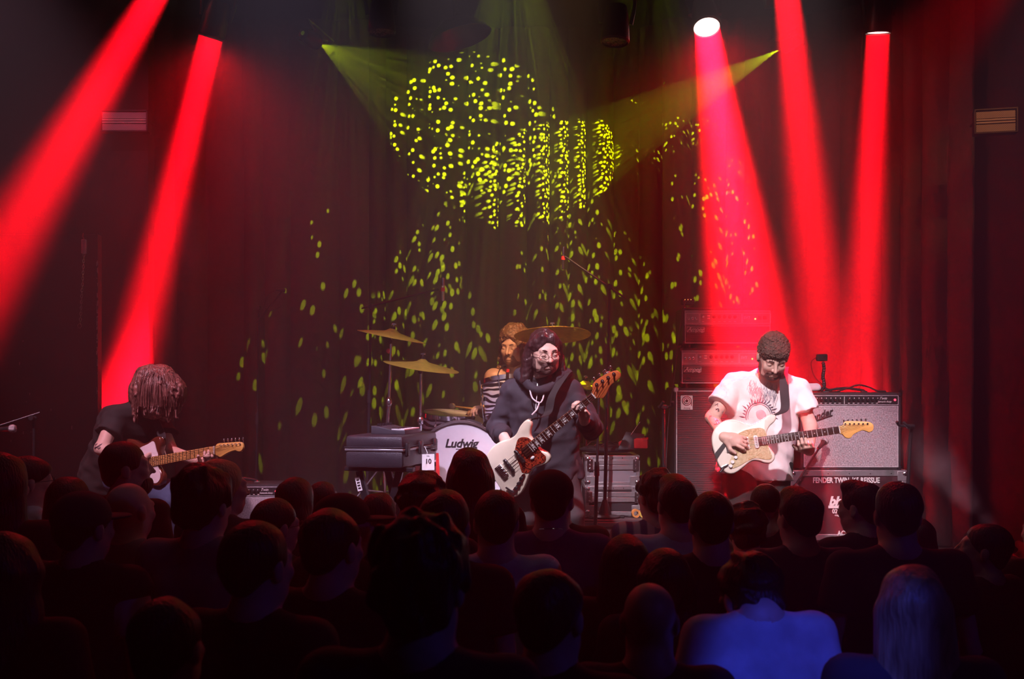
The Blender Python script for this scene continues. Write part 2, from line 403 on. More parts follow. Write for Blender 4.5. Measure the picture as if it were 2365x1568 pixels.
drape('stage_curtain', 'black pleated stage curtain glowing red behind the bass amplifier stack', [(1.28, 9.62, 0), (2.0, 9.6, 0), (2.6, 9.45, 0), (3.05, 9.1, 0), (3.35, 8.75, 0), (3.5, 8.45, 0)], zc0, zc1, 12, 0.15, (0.15, 0.38))

# lighting bars with fixtures hanging from them
BAR = METBLK
tag(link('lighting_bar', MB().cyl((-4.2, 8.3, 5.30), (3.5, 8.3, 5.30), 0.025, n=12).mesh('lighting_bar'), BAR), 'long black lighting bar above the stage carrying the lamps', 'lighting bar')
GLOW = None
def emis(name, col, strength):
    m = bpy.data.materials.new(name); m.use_nodes = True; t = m.node_tree; t.nodes.clear()
    out = t.nodes.new('ShaderNodeOutputMaterial'); e = t.nodes.new('ShaderNodeEmission'); e.inputs[0].default_value = (*col, 1); e.inputs[1].default_value = strength
    t.links.new(e.outputs[0], out.inputs[0]); return m
LENS_ON = emis('lit_red_lens', (1.0, 0.62, 0.55), 6.0)
LENS_GRN = emis('lit_green_lens', (0.55, 0.75, 0.02), 1.2)
LENS_OFF = tex_mat('unlit_lens', 'voronoi', (0.25, 0.2, 0.16), (0.05, 0.045, 0.04), 70, 0.2)
def moving_head(pos, target, label, lens_r, lens_m, bary=8.3):
    """wash moving head: yoke from the bar, round head pointing at the target"""
    t = thing('moving_head_light', label, 'stage light', pos, group=None)
    d = (V(target) - V(pos)).normalized()
    up = V((0, 0, 1))
    R = lens_r
    bar = V((0, bary - pos.y, 5.28 - pos.z))
    head = MB(); head.lathe([(R * 0.3, -R * 3.0), (R * 0.8, -R * 2.8), (R * 1.0, -R * 1.8), (R * 1.12, -R * 0.5), (R * 1.15, 0.0), (R * 1.04, 0.012), (R * 1.02, -0.004)], (0, 0, 0), d, 28)
    hd = part('head', head, PLAST, t)
    part('lens', MB().lathe([(0.0, 0.0), (R * 1.02, -0.002)], (0, 0, 0), d, 28), lens_m, t, label='round lens face')
    side = d.cross(V((0, 1, 0.2))).normalized()
    mid = d * (-R * 1.4)
    for sgn in (-1, 1):
        part('yoke_arm', MB().tube([mid + side * sgn * R * 1.2, mid + side * sgn * R * 1.4 - d * R * 1.5 + up * R * 0.6, V((sgn * R * 0.8 * side.x, bar.y, min(bar.z - 0.10, mid.z + R * 3.5)))], R * 0.16, 8, smooth=5), PLAST, t)
    part('base', MB().box((0, bar.y, bar.z - 0.13), (R * 2.4, R * 1.8, 0.12), 0.015), PLAST, t)
    part('clamp', MB().box((0, bar.y, bar.z - 0.055), (0.04, 0.05, 0.05), 0.008), METBLK, t)
    return t
LAMPLBL = ['lit red wash lamp above the left strobe panel with a slanting beam', 'lit red wash lamp over the left guitarist shining straight down', 'bright white-faced wash lamp above the bass amplifier stack', 'lit red wash lamp high above the right guitarist', 'lit red wash lamp over the right hand guitar amplifier']
for (a, b, sp_, pw, R_), lb in zip(BEAMS, LAMPLBL):
    moving_head(P(*a), P(*b), lb, R_, LENS_ON)
moving_head(P(730, 96, 7.7), P(1062, 310, 9.5), 'dot projecting lamp with green beam left of the drum kit', 0.05, LENS_GRN)
moving_head(P(1812, 108, 8.5), P(1296, 372, 9.8), 'dot projecting lamp with dim yellow beam beside the red beams', 0.045, LENS_GRN, 8.95)
tag(link('lighting_bar', MB().cyl((-4.2, 8.95, 5.30), (3.5, 8.95, 5.30), 0.025, n=12).mesh('lighting_bar'), BAR), 'rear black lighting bar close to the curtain', 'lighting bar')
moving_head(P(1420, 95, 7.5), P(1380, 800, 7.3), 'dark unlit lamp between the yellow dots and red beams', 0.085, LENS_OFF, 7.5)
moving_head(P(1180, -230, 8.0), P(1200, 830, 9.8), 'dot projecting lamp aimed down behind the drummer', 0.05, LENS_GRN)
moving_head(P(1500, -220, 8.0), P(1480, 520, 9.8), 'dot projecting lamp aimed at the curtain left of the amplifier stack', 0.05, LENS_GRN)
moving_head(P(882, 73, 7.5), P(882, 900, 7.3), 'unlit lamp with mottled round face above the green dots', 0.08, LENS_OFF, 7.5)
moving_head(P(800, -220, 8.0), P(860, 900, 9.6), 'dot projecting lamp aimed down behind the cymbals', 0.05, LENS_GRN)
# dark hanging reflector shade
hs = P(1060, 82, 7.5)
tag(link('lighting_bar', MB().cyl((-4.2, 7.5, 5.30), (3.5, 7.5, 5.30), 0.025, n=12).mesh('lighting_bar'), BAR), 'front black lighting bar nearest the audience', 'lighting bar')
t = thing('pendant_shade', 'dark wide pendant shade hanging unlit over the drum kit', 'lamp', hs)
part('shade', MB().lathe([(0.02, 0.12), (0.10, 0.10), (0.19, 0.03), (0.22, -0.02), (0.215, -0.02), (0.18, 0.025), (0.09, 0.09), (0.0, 0.105)], (0, 0, 0), (-0.28, 0.05, 1), 32), PLAST, t)
part('stem', MB().cyl((-0.03, 0, 0.1), (-0.05, 7.5 - hs.y, 5.27 - hs.z), 0.01), METBLK, t)

# LED strobe panels on the walls
STROBE = tex_mat('strobe_led_grid', 'checker', (0.52, 0.52, 0.52), (0.28, 0.28, 0.28), 150, 0.4)
def strobe(px0, py0, px1, py1, Y, rz, label):
    c = P((px0 + px1) / 2, (py0 + py1) / 2, Y); wd = (px1 - px0) * Y / FPX / math.cos(rz); hh = (py1 - py0) * Y / FPX
    t = thing('strobe_panel', label, 'strobe light', c, (0, 0, rz))
    part('housing', MB().box((0, 0.05, 0), (wd, 0.08, hh), 0.006), PLAST, t)
    for sx, sz, dx, dz in ((0, 1, wd, 0.012), (0, -1, wd, 0.012), (1, 0, 0.012, hh), (-1, 0, 0.012, hh)):
        part('frame_bar', MB().box((sx * (wd / 2 - 0.006), 0.0, sz * (hh / 2 - 0.006)), (dx, 0.025, dz), 0.002), METBLK, t)
    for s in (1, -1):
        part('led_field', MB().box((0, 0.008, s * hh * 0.27), (wd - 0.03, 0.006, hh * 0.30), 0.001), STROBE, t, label='grid of small square LEDs')
    for z in (-0.055, 0.055):
        part('tube', MB().cyl((-wd / 2 + 0.016, 0.004, z * hh), (wd / 2 - 0.016, 0.004, z * hh), hh * 0.04, n=10), WHITE, t)
    part('bracket', MB().tube([(-wd / 2, 0.05, 0), (-wd / 2 - 0.01, 0.12, 0), (wd / 2 + 0.01, 0.12, 0), (wd / 2, 0.05, 0)], 0.008), METBLK, t)
    part('wall_arm', MB().cyl((0, 0.12, 0), (0, 0.24, 0), 0.015), METBLK, t)
    return t
strobe(231, 254, 342, 305, 8.55, 0.0, 'pink lit strobe panel on the wall above the left guitarist')
strobe(2254, 250, 2346, 308, 7.75, -0.25, 'orange lit strobe panel with yellow dots on the right wall')
# ---------------------------------------------------------------- people: smooth blended volumes turned into one surface
def arr(p): return np.array((p[0], p[1], p[2]), dtype=np.float64)
class Sculpt:
    def __init__(s): s.p = []; s.noise = None
    def rc(s, a, b, ra, rb=None, k=0.02, op='u'):
        a, b = arr(a), arr(b); rb = ra if rb is None else rb; m = max(ra, rb)
        s.p.append(('rc', (a, b, ra, rb), np.minimum(a, b) - m, np.maximum(a, b) + m, k, op)); return s
    def cc(s, a, b, ra, rb, k=0.01, op='u'):              # flat-ended cone
        a, b = arr(a), arr(b); m = max(ra, rb)
        s.p.append(('cc', (a, b, ra, rb), np.minimum(a, b) - m, np.maximum(a, b) + m, k, op)); return s
    def ell(s, c, r, R=None, k=0.02, op='u'):
        c = arr(c); r = np.array(r, float); Rm = np.eye(3) if R is None else np.array(R, float); m = float(r.max())
        s.p.append(('ell', (c, r, Rm), c - m, c + m, k, op)); return s
    def bounds(s):
        u = [p for p in s.p if p[5] == 'u']
        return np.min([p[2] for p in u], 0) - 0.03, np.max([p[3] for p in u], 0) + 0.03
    def field(s, lo, hi, h):
        n = np.maximum(np.ceil((hi - lo) / h).astype(int) + 1, 4)
        F = np.full(n, 0.5, np.float32); ax = [lo[i] + np.arange(n[i]) * h for i in range(3)]
        for kind, q, plo, phi, k, op in s.p:
            mg = k + 2.5 * h
            i0 = np.clip(np.floor((plo - mg - lo) / h).astype(int), 0, n - 1); i1 = np.clip(np.ceil((phi + mg - lo) / h).astype(int) + 1, 1, n)
            if np.any(i1 <= i0): continue
            x = ax[0][i0[0]:i1[0], None, None]; y = ax[1][None, i0[1]:i1[1], None]; z = ax[2][None, None, i0[2]:i1[2]]
            if kind in ('rc', 'cc'):
                a, b, ra, rb = q; d = b - a; dd = max(float(d @ d), 1e-12)
                tt = ((x - a[0]) * d[0] + (y - a[1]) * d[1] + (z - a[2]) * d[2]) / dd; t = np.clip(tt, 0, 1)
                D = np.sqrt((x - a[0] - t * d[0]) ** 2 + (y - a[1] - t * d[1]) ** 2 + (z - a[2] - t * d[2]) ** 2) - (ra + (rb - ra) * t)
                if kind == 'cc':
                    Lh = math.sqrt(dd); tu = np.clip(tt, -0.5, 1.5)
                    Dr = np.sqrt((x - a[0] - tt * d[0]) ** 2 + (y - a[1] - tt * d[1]) ** 2 + (z - a[2] - tt * d[2]) ** 2) - (ra + (rb - ra) * tu)
                    D = np.maximum(Dr, (np.abs(tt - 0.5) - 0.5) * Lh)
            else:
                c, r, Rm = q; dx, dy, dz = x - c[0], y - c[1], z - c[2]
                u = [Rm[0][j] * dx + Rm[1][j] * dy + Rm[2][j] * dz for j in range(3)]
                k0 = np.sqrt(sum((u[j] / r[j]) ** 2 for j in range(3))); k1 = np.sqrt(sum((u[j] / r[j] ** 2) ** 2 for j in range(3))) + 1e-9
                D = k0 * (k0 - 1) / k1
            S = F[i0[0]:i1[0], i0[1]:i1[1], i0[2]:i1[2]]; D = D.astype(np.float32)
            if op == 'u':
                g = np.clip(0.5 + 0.5 * (S - D) / k, 0, 1); S[...] = S * (1 - g) + D * g - k * g * (1 - g)
            else:
                g = np.clip(0.5 - 0.5 * (S + D) / k, 0, 1); S[...] = S * (1 - g) - D * g + k * g * (1 - g)
        if s.noise is not None:
            F += s.noise(ax[0][:, None, None], ax[1][None, :, None], ax[2][None, None, :]).astype(np.float32)
        return F
    def mesh(s, h, lo=None, hi=None):
        if lo is None: lo, hi = s.bounds()
        lo, hi = np.array(lo, float), np.array(hi, float)
        return nets(s.field(lo, hi, h), lo, h)
def nets(F, lo, h):
    s = F < 0; n = np.array(F.shape)
    cnt = np.zeros(n - 1, np.int8)
    for i in (0, 1):
        for j in (0, 1):
            for k in (0, 1): cnt += s[i:n[0] - 1 + i, j:n[1] - 1 + j, k:n[2] - 1 + k]
    act = (cnt > 0) & (cnt < 8); ci = np.argwhere(act); ids = np.full(n - 1, -1, np.int64); ids[act] = np.arange(len(ci))
    if len(ci) == 0: return np.zeros((0, 3)), np.zeros((0, 4), int)
    acc = np.zeros((len(ci), 3)); num = np.zeros(len(ci))
    off = [(i, j, k) for i in (0, 1) for j in (0, 1) for k in (0, 1)]
    val = {o: F[ci[:, 0] + o[0], ci[:, 1] + o[1], ci[:, 2] + o[2]].astype(np.float64) for o in off}
    for a in off:
        for ax in range(3):
            if a[ax] == 0:
                b = list(a); b[ax] = 1; b = tuple(b); fa, fb = val[a], val[b]; m = (fa < 0) != (fb < 0)
                t = np.where(m, fa / np.where(m, fa - fb, 1), 0)
                pt = np.array(a, float)[None, :].repeat(len(ci), 0); pt[:, ax] += t
                acc[m] += pt[m]; num[m] += 1
    Vt = lo + (ci + acc / num[:, None]) * h
    fs = []
    for ax in range(3):
        sl0 = [slice(None)] * 3; sl1 = [slice(None)] * 3; sl0[ax] = slice(0, -1); sl1[ax] = slice(1, None)
        ch = s[tuple(sl0)] != s[tuple(sl1)]; e = np.argwhere(ch); b, c = (ax + 1) % 3, (ax + 2) % 3
        e = e[(e[:, b] > 0) & (e[:, c] > 0) & (e[:, b] < n[b] - 1) & (e[:, c] < n[c] - 1)]
        if len(e) == 0: continue
        ins = s[e[:, 0], e[:, 1], e[:, 2]]
        def cid(db, dc):
            q = e.copy(); q[:, b] += db; q[:, c] += dc; return ids[q[:, 0], q[:, 1], q[:, 2]]
        f = np.stack([cid(-1, -1), cid(0, -1), cid(0, 0), cid(-1, 0)], 1)
        f[~ins] = f[~ins][:, ::-1]; fs.append(f)
    return Vt, np.concatenate(fs)
def np_mesh(name, pieces):
    vs, fs, n = [], [], 0
    for v, f in pieces:
        if len(v) == 0: continue
        vs.append(v); fs.append(f + n); n += len(v)
    v = np.concatenate(vs); f = np.concatenate(fs)
    me = bpy.data.meshes.new(name); me.vertices.add(len(v)); me.vertices.foreach_set('co', v.astype(np.float32).ravel())
    me.loops.add(4 * len(f)); me.loops.foreach_set('vertex_index', f.astype(np.int32).ravel())
    me.polygons.add(len(f)); me.polygons.foreach_set('loop_start', np.arange(0, 4 * len(f), 4, dtype=np.int32))
    me.polygons.foreach_set('use_smooth', np.ones(len(f), dtype=bool)); me.update(calc_edges=True); me.validate()
    return me
def sculpt_part(name, sc, h, m, parent, fine=(), label=None):
    """fine: boxes (lo, hi, h) meshed at a smaller step; the coarse surface is cut away inside them"""
    v, f = sc.mesh(h); pcs = []
    keep = np.ones(len(f), bool); cen = v[f].mean(1) if len(f) else v
    for lo, hi, hf in fine:
        lo, hi = np.array(lo, float), np.array(hi, float)
        ins = np.all((cen > lo + hf * 2) & (cen < hi - hf * 2), 1); keep &= ~ins
        pcs.append(sc.mesh(hf, lo, hi))
    pcs.insert(0, (v, f[keep])); me = np_mesh(name, pcs)
    o = link(name, me, m, parent)
    if label: o['label'] = label
    return o
def shell(name, base, region, infl, h, m, parent, nz=None, label=None):
    """thin layer lying on a sculpted surface inside a region (beards, cropped hair)"""
    lo, hi = region.bounds(); A = base.field(lo, hi, h); R = region.field(lo, hi, h)
    if nz is not None:
        ax = [lo[i] + np.arange(A.shape[i]) * h for i in range(3)]; A = A + nz(ax[0][:, None, None], ax[1][None, :, None], ax[2][None, None, :]).astype(np.float32)
    o = link(name, np_mesh(name, [nets(np.maximum(A - infl, R), lo, h)]), m, parent)
    if label: o['label'] = label
    return o
def beard_region(hd, full=1.0):
    S = Sculpt(); k = hd.k; E = lambda c, r, kk=0.012, op='u': S.ell(hd.at(*c), [q * k for q in r], hd.Rn, kk * k, op)
    E((0, 0.055, -0.104), (0.062, 0.062, 0.026 * full))
    for q in (-1, 1): E((q * 0.064, 0.012, -0.060), (0.026, 0.042, 0.050)); S.rc(hd.at(q * 0.004, 0.100, -0.045), hd.at(q * 0.028, 0.088, -0.056), 0.009 * k, 0.009 * k, 0.006); S.rc(hd.at(q * 0.030, 0.086, -0.058), hd.at(q * 0.034, 0.075, -0.085), 0.010 * k, 0.014 * k, 0.008)
    E((0, 0.100, -0.0655), (0.019, 0.030, 0.0085), 0.003, "s"); return S
def wrinkle(amp, freq, seed=0):
    r = np.random.RandomState(seed); ks = [(r.normal(size=3), r.normal(size=3), r.uniform(0, 6, 2)) for _ in range(4)]
    def fn(x, y, z):
        t = 0
        for a, b, ph in ks:
            a = a / np.linalg.norm(a) * freq; b = b / np.linalg.norm(b) * freq * 0.6
            t = t + np.sin(a[0] * x + a[1] * y + a[2] * z + ph[0] + 1.3 * np.sin(b[0] * x + b[1] * y + b[2] * z + ph[1]))
        return t * (amp / 3)
    return fn
def folds(a1, f1, a2, f2, seed):
    w1, w2 = wrinkle(a1, f1, seed), wrinkle(a2, f2, seed + 77)
    return lambda x, y, z: w1(x, y, z) + w2(x, y, z)
def frame(fwd, up):
    """columns right, forward, up"""
    f = V(fwd).normalized(); r = f.cross(V(up)).normalized(); u = r.cross(f)
    return M((r, f, u)).transposed()
class Head:
    def __init__(s, C, fwd=(0, 1, 0), up=(0, 0, 1), k=1.0):
        s.C, s.R, s.k = V(C), frame(fwd, up), k; s.Rn = [list(r) for r in s.R]
    def at(s, x, y, z): return s.C + s.R @ V((x * s.k, y * s.k, z * s.k))
    def sculpt(s, S, neck=None, jaw=1.0, ears=True, nr=1.0):
        k = s.k; E = lambda c, r, kk=0.02, op='u': S.ell(s.at(*c), [q * k for q in r], s.Rn, kk * k, op)
        E((0, -0.016, 0.030), (0.075, 0.096, 0.086)); E((0, 0.030, -0.030), (0.060 * jaw, 0.066, 0.082), 0.03)
        E((0, 0.062, -0.092), (0.028 * jaw, 0.024, 0.022), 0.03)
        for q in (-1, 1):
            E((q * 0.040 * jaw, 0.022, -0.070), (0.024, 0.040, 0.030), 0.03)
            E((q * 0.038, 0.075, -0.022), (0.020, 0.016, 0.018), 0.025)
        S.rc(s.at(-0.036, 0.080, 0.024), s.at(0.036, 0.080, 0.024), 0.012 * k, None, 0.02 * k)
        for q in (-1, 1):
            E((q * 0.032, 0.105, 0.004), (0.017, 0.017, 0.012), 0.012, 's'); E((q * 0.032, 0.081, 0.003), (0.0145, 0.0135, 0.0125), 0.004)
        S.rc(s.at(0, 0.092, 0.014), s.at(0, 0.114, -0.027), 0.0075 * k, 0.0100 * k, 0.010 * k)
        for q in (-1, 1): S.ell(s.at(q * 0.011, 0.100, -0.030), [0.0075 * k] * 3, None, 0.006 * k)
        S.rc(s.at(-0.018, 0.088, -0.058), s.at(0.018, 0.088, -0.058), 0.0075 * k, None, 0.006 * k)
        S.rc(s.at(-0.016, 0.087, -0.070), s.at(0.016, 0.087, -0.070), 0.0085 * k, None, 0.006 * k)
        if ears:
            for q in (-1, 1): E((q * 0.079, -0.006, -0.006), (0.010, 0.021, 0.033), 0.008)
        if neck is not None: S.rc(s.at(0, -0.012, -0.060), neck, 0.052 * k * nr, 0.060 * k * nr, 0.035 * k)
    def box(s, r=0.155): return (np.array(s.C) - r * s.k, np.array(s.C) + r * s.k)
def hand(S, wr, d, nrm, side, k=1.0, curl=(25, 35, 30), spread=0.05, thumb=(0.5, 0.6), fl=None):
    """palm from the wrist along d, palm facing nrm; side +1 puts the thumb along d x nrm; curl bends towards nrm"""
    wr, d = V(wr), V(d).normalized(); nrm = V(nrm); nrm = (nrm - d * nrm.dot(d)).normalized(); ww = d.cross(nrm) * side
    Rm = [[ww[i], d[i], nrm[i]] for i in range(3)]
    S.ell(wr + d * 0.052 * k, (0.041 * k, 0.056 * k, 0.017 * k), Rm, 0.012); S.rc(wr, wr + d * 0.04 * k, 0.026 * k, 0.028 * k, 0.02)
    Ls = (0.072, 0.080, 0.075, 0.060)
    for i in range(4):
        off = (0.029 - 0.0195 * i) * k; b = wr + d * (0.092 - 0.004 * abs(i - 1)) * k + ww * off
        dirv = (d + ww * spread * (1.5 - i)).normalized(); c = curl if fl is None else fl[i]; ang = 0
        for j, fr in enumerate((0.46, 0.30, 0.24)):
            ang += math.radians(c[j]); q = dirv * math.cos(ang) + nrm * math.sin(ang); e = b + q * Ls[i] * fr * k
            S.rc(b, e, (0.0092 - 0.0008 * j) * k, (0.0086 - 0.0008 * j) * k, 0.004); b = e
    b = wr + d * 0.028 * k + ww * 0.028 * k; q = (d * 0.7 + ww * 0.75 + nrm * thumb[0] * 0.5).normalized(); e = b + q * 0.042 * k; S.rc(b, e, 0.0135 * k, 0.0105 * k, 0.012)
    q = (d * 0.9 + ww * 0.25 + nrm * thumb[1]).normalized(); S.rc(e, e + q * 0.034 * k, 0.0105 * k, 0.0085 * k, 0.004)
def limb_len(a, b): return (V(b) - V(a)).length
def body(S, J, k=1.0, g=0.0, torso=True, arms=True, legs=True, hands=True):
    """J: joints hip, chest, neck, sL, sR, eL, eR, wL, wR, kL, kR, aL, aR, tL, tR"""
    hip, chest, neck = V(J['hip']), V(J['chest']), V(J['neck']); lat = (V(J['sR']) - V(J['sL'])).normalized()
    hl = (V(J['kR']) - V(J['kL'])); 
    if torso:
        wst = hip.lerp(chest, 0.5)
        for q in (-1, 1):
            S.rc(hip + lat * q * 0.075 * k, wst + lat * q * 0.062 * k, 0.105 * k + g, 0.100 * k + g, 0.06)
            S.rc(wst + lat * q * 0.062 * k, chest + lat * q * 0.080 * k, 0.100 * k + g, 0.108 * k + g, 0.06)
            S.rc(chest + lat * q * 0.06 * k, V(J['sR' if q > 0 else 'sL']), 0.095 * k + g, 0.062 * k + g, 0.05)
        S.rc(chest + (neck - chest) * 0.4, neck, 0.085 * k + g * 0.6, 0.058 * k + g * 0.3, 0.05)
        for q in 'LR': S.rc(neck - (neck - chest) * 0.12, V(J['s' + q]), 0.052 * k + g, 0.054 * k + g, 0.04)
    for q in 'LR':
        if arms:
            S.rc(J['s' + q], J['e' + q], 0.055 * k + g, 0.041 * k + g, 0.03); S.rc(J['e' + q], J['w' + q], 0.043 * k + g, 0.028 * k + g, 0.02)
        if legs:
            h = hip + lat * (0.088 * k if q == 'R' else -0.088 * k)
            S.rc(h, J['k' + q], 0.090 * k + g, 0.060 * k + g, 0.04); S.rc(J['k' + q], J['a' + q], 0.060 * k + g, 0.040 * k + g, 0.03)
            if g == 0: S.rc(J['a' + q], J['t' + q], 0.040 * k, 0.030 * k, 0.02)
def tshirt(J, k, g=0.018, sleeve=0.55, hem=0.07, nz=None, loose=0.03, nk=0.05):
    S = Sculpt(); hip, chest, neck = V(J['hip']), V(J['chest']), V(J['neck']); lat = (V(J['sR']) - V(J['sL'])).normalized()
    dn = (hip - chest).normalized(); bot = hip + dn * hem; wst = hip.lerp(chest, 0.5)
    for q in (-1, 1):
        S.rc(wst + lat * q * 0.062 * k, chest + lat * q * 0.080 * k, 0.103 * k + g + loose * 0.5, 0.110 * k + g, 0.06)
        S.cc(bot + lat * q * 0.070 * k, wst + lat * q * 0.062 * k, 0.112 * k + g + loose, 0.103 * k + g + loose * 0.5, 0.05)
        S.rc(chest + lat * q * 0.06 * k, V(J['sR' if q > 0 else 'sL']), 0.095 * k + g * 0.6, 0.052 * k + g * 0.6, 0.04)
    S.rc(chest + (neck - chest) * 0.4, neck - (neck - chest) * 0.06, 0.088 * k + g * 0.7, 0.062 * k + g * 0.4, 0.04)
    for q in 'LR':
        S.rc(neck - (neck - chest) * 0.18, V(J['s' + q]), 0.050 * k + g * 0.5, 0.050 * k + g * 0.6, 0.04)
        a, b = V(J['s' + q]), V(J['e' + q])
        if sleeve <= 1:
            e = a.lerp(b, sleeve); S.rc(a, a.lerp(b, sleeve * 0.6), 0.054 * k + g * 0.6, 0.054 * k + g * 0.9, 0.015); S.cc(a.lerp(b, 0.1), e, 0.054 * k + g * 0.8, 0.054 * k + g * 1.5, 0.012)
        else:
            S.rc(a, b, 0.055 * k + g * 0.6, 0.047 * k + g * 0.7, 0.012); S.cc(b, b.lerp(V(J['w' + q]), sleeve - 1), 0.047 * k + g * 0.7, 0.036 * k + g * 0.7, 0.012)
    S.ell(neck + (neck - chest).normalized() * nk * k, (0.074 * k, 0.074 * k, 0.055 * k), None, 0.01, 's')
    S.noise = nz; return S
def trousers(J, k, g=0.014, nz=None, shorts=False):
    S = Sculpt(); hip, chest = V(J['hip']), V(J['chest']); lat = (V(J['sR']) - V(J['sL'])).normalized(); up = (chest - hip).normalized()
    for q, n in ((-1, 'L'), (1, 'R')):
        h = hip + lat * q * 0.085 * k
        S.rc(h, hip + lat * q * 0.07 * k + up * 0.10 * k, 0.108 * k + g, 0.100 * k + g, 0.05)
        S.rc(h, J['k' + n], 0.094 * k + g, 0.066 * k + g, 0.03)
        S.cc(J['k' + n], V(J['a' + n]) + V((0, 0, 0.0)), 0.066 * k + g, 0.052 * k + g, 0.03)
    S.noise = nz; return S
def hairpiece(Hd, style, seed=0, amp=None):
    S = Sculpt(); k = Hd.k; E = lambda c, r, kk=0.02, op='u': S.ell(Hd.at(*c), [q * k for q in r], Hd.Rn, kk * k, op)
    fr = 55
    if style == 'buzz':
        E((0, -0.019, 0.036), (0.079, 0.099, 0.087)); E((0, 0.095, -0.030), (0.075, 0.085, 0.088), 0.02, 's'); E((0, 0.0, -0.12), (0.12, 0.13, 0.10), 0.02, 's'); am = 0.002
    elif style in ('short', 'quiff', 'fringe'):
        E((0, -0.020, 0.038), (0.086, 0.104, 0.092)); E((0, -0.072, -0.022), (0.058, 0.040, 0.050), 0.03)
        if style == 'quiff': E((0, 0.040, 0.105), (0.060, 0.055, 0.032), 0.03)
        if style == 'fringe': E((0, 0.062, 0.062), (0.064, 0.038, 0.034), 0.03)
        E((0, 0.108, -0.040), (0.078, 0.078, 0.088), 0.02, 's'); E((0, 0.07, -0.14), (0.12, 0.13, 0.10), 0.02, 's'); am = 0.004
    elif style == 'curly':
        E((0, -0.022, 0.052), (0.100, 0.116, 0.102)); E((0, -0.070, -0.020), (0.080, 0.055, 0.065), 0.03)
        E((0, 0.112, -0.050), (0.080, 0.080, 0.090), 0.02, 's'); am = 0.013; fr = 95
    elif style == 'bob':
        E((0, -0.022, 0.036), (0.092, 0.108, 0.096)); E((0, -0.045, -0.060), (0.098, 0.082, 0.095), 0.04)
        E((0, 0.110, -0.060), (0.072, 0.085, 0.130), 0.02, 's'); am = 0.004
    elif style == 'long':
        E((0, -0.022, 0.038), (0.090, 0.108, 0.096))
        for q in (-1, 1): S.rc(Hd.at(q * 0.060, -0.025, 0.0), Hd.at(q * 0.080, -0.045, -0.235), 0.048 * k, 0.046 * k, 0.04)
        S.rc(Hd.at(0, -0.062, 0), Hd.at(0, -0.085, -0.270), 0.060 * k, 0.052 * k, 0.05)
        E((0, 0.108, -0.060), (0.070, 0.085, 0.130), 0.02, 's'); am = 0.005
    elif style == 'tail':
        E((0, -0.020, 0.038), (0.084, 0.104, 0.092)); S.rc(Hd.at(0, -0.100, 0.03), Hd.at(0, -0.125, -0.12), 0.032 * k, 0.022 * k, 0.02)
        E((0, 0.108, -0.040), (0.078, 0.078, 0.088), 0.02, 's'); E((0, 0.07, -0.14), (0.12, 0.13, 0.10), 0.02, 's'); am = 0.003
    S.noise = wrinkle(am if amp is None else amp, fr, seed); return S
SKIN = mat('skin', (0.60, 0.40, 0.33), 0.55, var=0.08, scale=18, bump=0.05)
SKIN2 = mat('skin_tan', (0.45, 0.27, 0.20), 0.5, var=0.1, scale=18, bump=0.05)
HAIRD = mat('hair_dark', (0.018, 0.012, 0.011), 0.45, var=0.5, scale=60, stretch=(1, 1, 0.15), bump=0.6, bscale=120)
HAIRB = mat('hair_brown', (0.06, 0.028, 0.018), 0.42, var=0.5, scale=60, stretch=(1, 1, 0.15), bump=0.6, bscale=120)
HAIRBL = mat('hair_blonde', (0.42, 0.27, 0.13), 0.45, var=0.4, scale=60, stretch=(1, 1, 0.12), bump=0.6, bscale=120)
def cloth(name, c, var=0.15): return mat(name, c, 0.85, var=var, scale=14, bump=0.12, bscale=260, sheen=0.0)
C_BLACK = cloth('black_cotton', (0.010, 0.010, 0.011)); C_NAVY = cloth('navy_cotton', (0.018, 0.020, 0.04)); C_GREY = cloth('grey_cotton', (0.22, 0.22, 0.23))
C_LIGHT = cloth('pale_cotton', (0.55, 0.55, 0.56)); C_PURP = cloth('purple_cotton', (0.16, 0.07, 0.16)); C_DENIM = cloth('denim', (0.05, 0.08, 0.16), 0.35)
C_BLUE = cloth('pale_tshirt_cotton', (0.5, 0.5, 0.52)); C_CHAR = cloth('charcoal_cotton', (0.05, 0.05, 0.055)); C_GREEN = cloth('dark_green_knit', (0.035, 0.05, 0.05))
C_BROWN = cloth('dark_brown_jacket', (0.05, 0.028, 0.022)); C_OLIVE = cloth('olive_cotton', (0.10, 0.10, 0.07))
SHOE = mat('dark_shoe', (0.02, 0.018, 0.018), 0.5)
STRIPE = tex_mat('striped_cotton', 'wave', (0.10, 0.07, 0.16), (0.55, 0.45, 0.42), 4.5, 0.8, rot=(0, math.pi / 2, 0), thr=(0.35, 0.65))
# ---------------------------------------------------------------- backline: amplifiers, cases, stands, drums
def bx(c, d, b=0.0): return MB().box(c, d, b)
GRILLE = tex_mat('black_grille_cloth', 'wave', (0.018, 0.015, 0.018), (0.035, 0.030, 0.035), 26, 0.7, bump=0.3)
SILVERG = tex_mat('silver_grille_cloth', 'noise', (0.20, 0.18, 0.19), (0.55, 0.52, 0.54), 160, 0.55, stretch=(1, 1, 0.6), bump=0.3, thr=(0.35, 0.7))
FACEPL = mat('grey_faceplate', (0.22, 0.21, 0.23), 0.4, 0.5, var=0.06)
JEWEL = emis('red_pilot_light', (1.0, 0.05, 0.10), 4.0)
AMBER = emis('amber_pilot_light', (1.0, 0.5, 0.1), 3.0)
def knob(parent, x, y, z, r=0.011, m=None, name='knob'):
    mb = MB(); mb.lathe([(r * 1.15, 0), (r, 0.004), (r * 0.92, 0.016), (r * 0.6, 0.019), (0, 0.019)], (x, y, z), (0, -1, 0), 14); return part(name, mb, m or PLAST, parent)
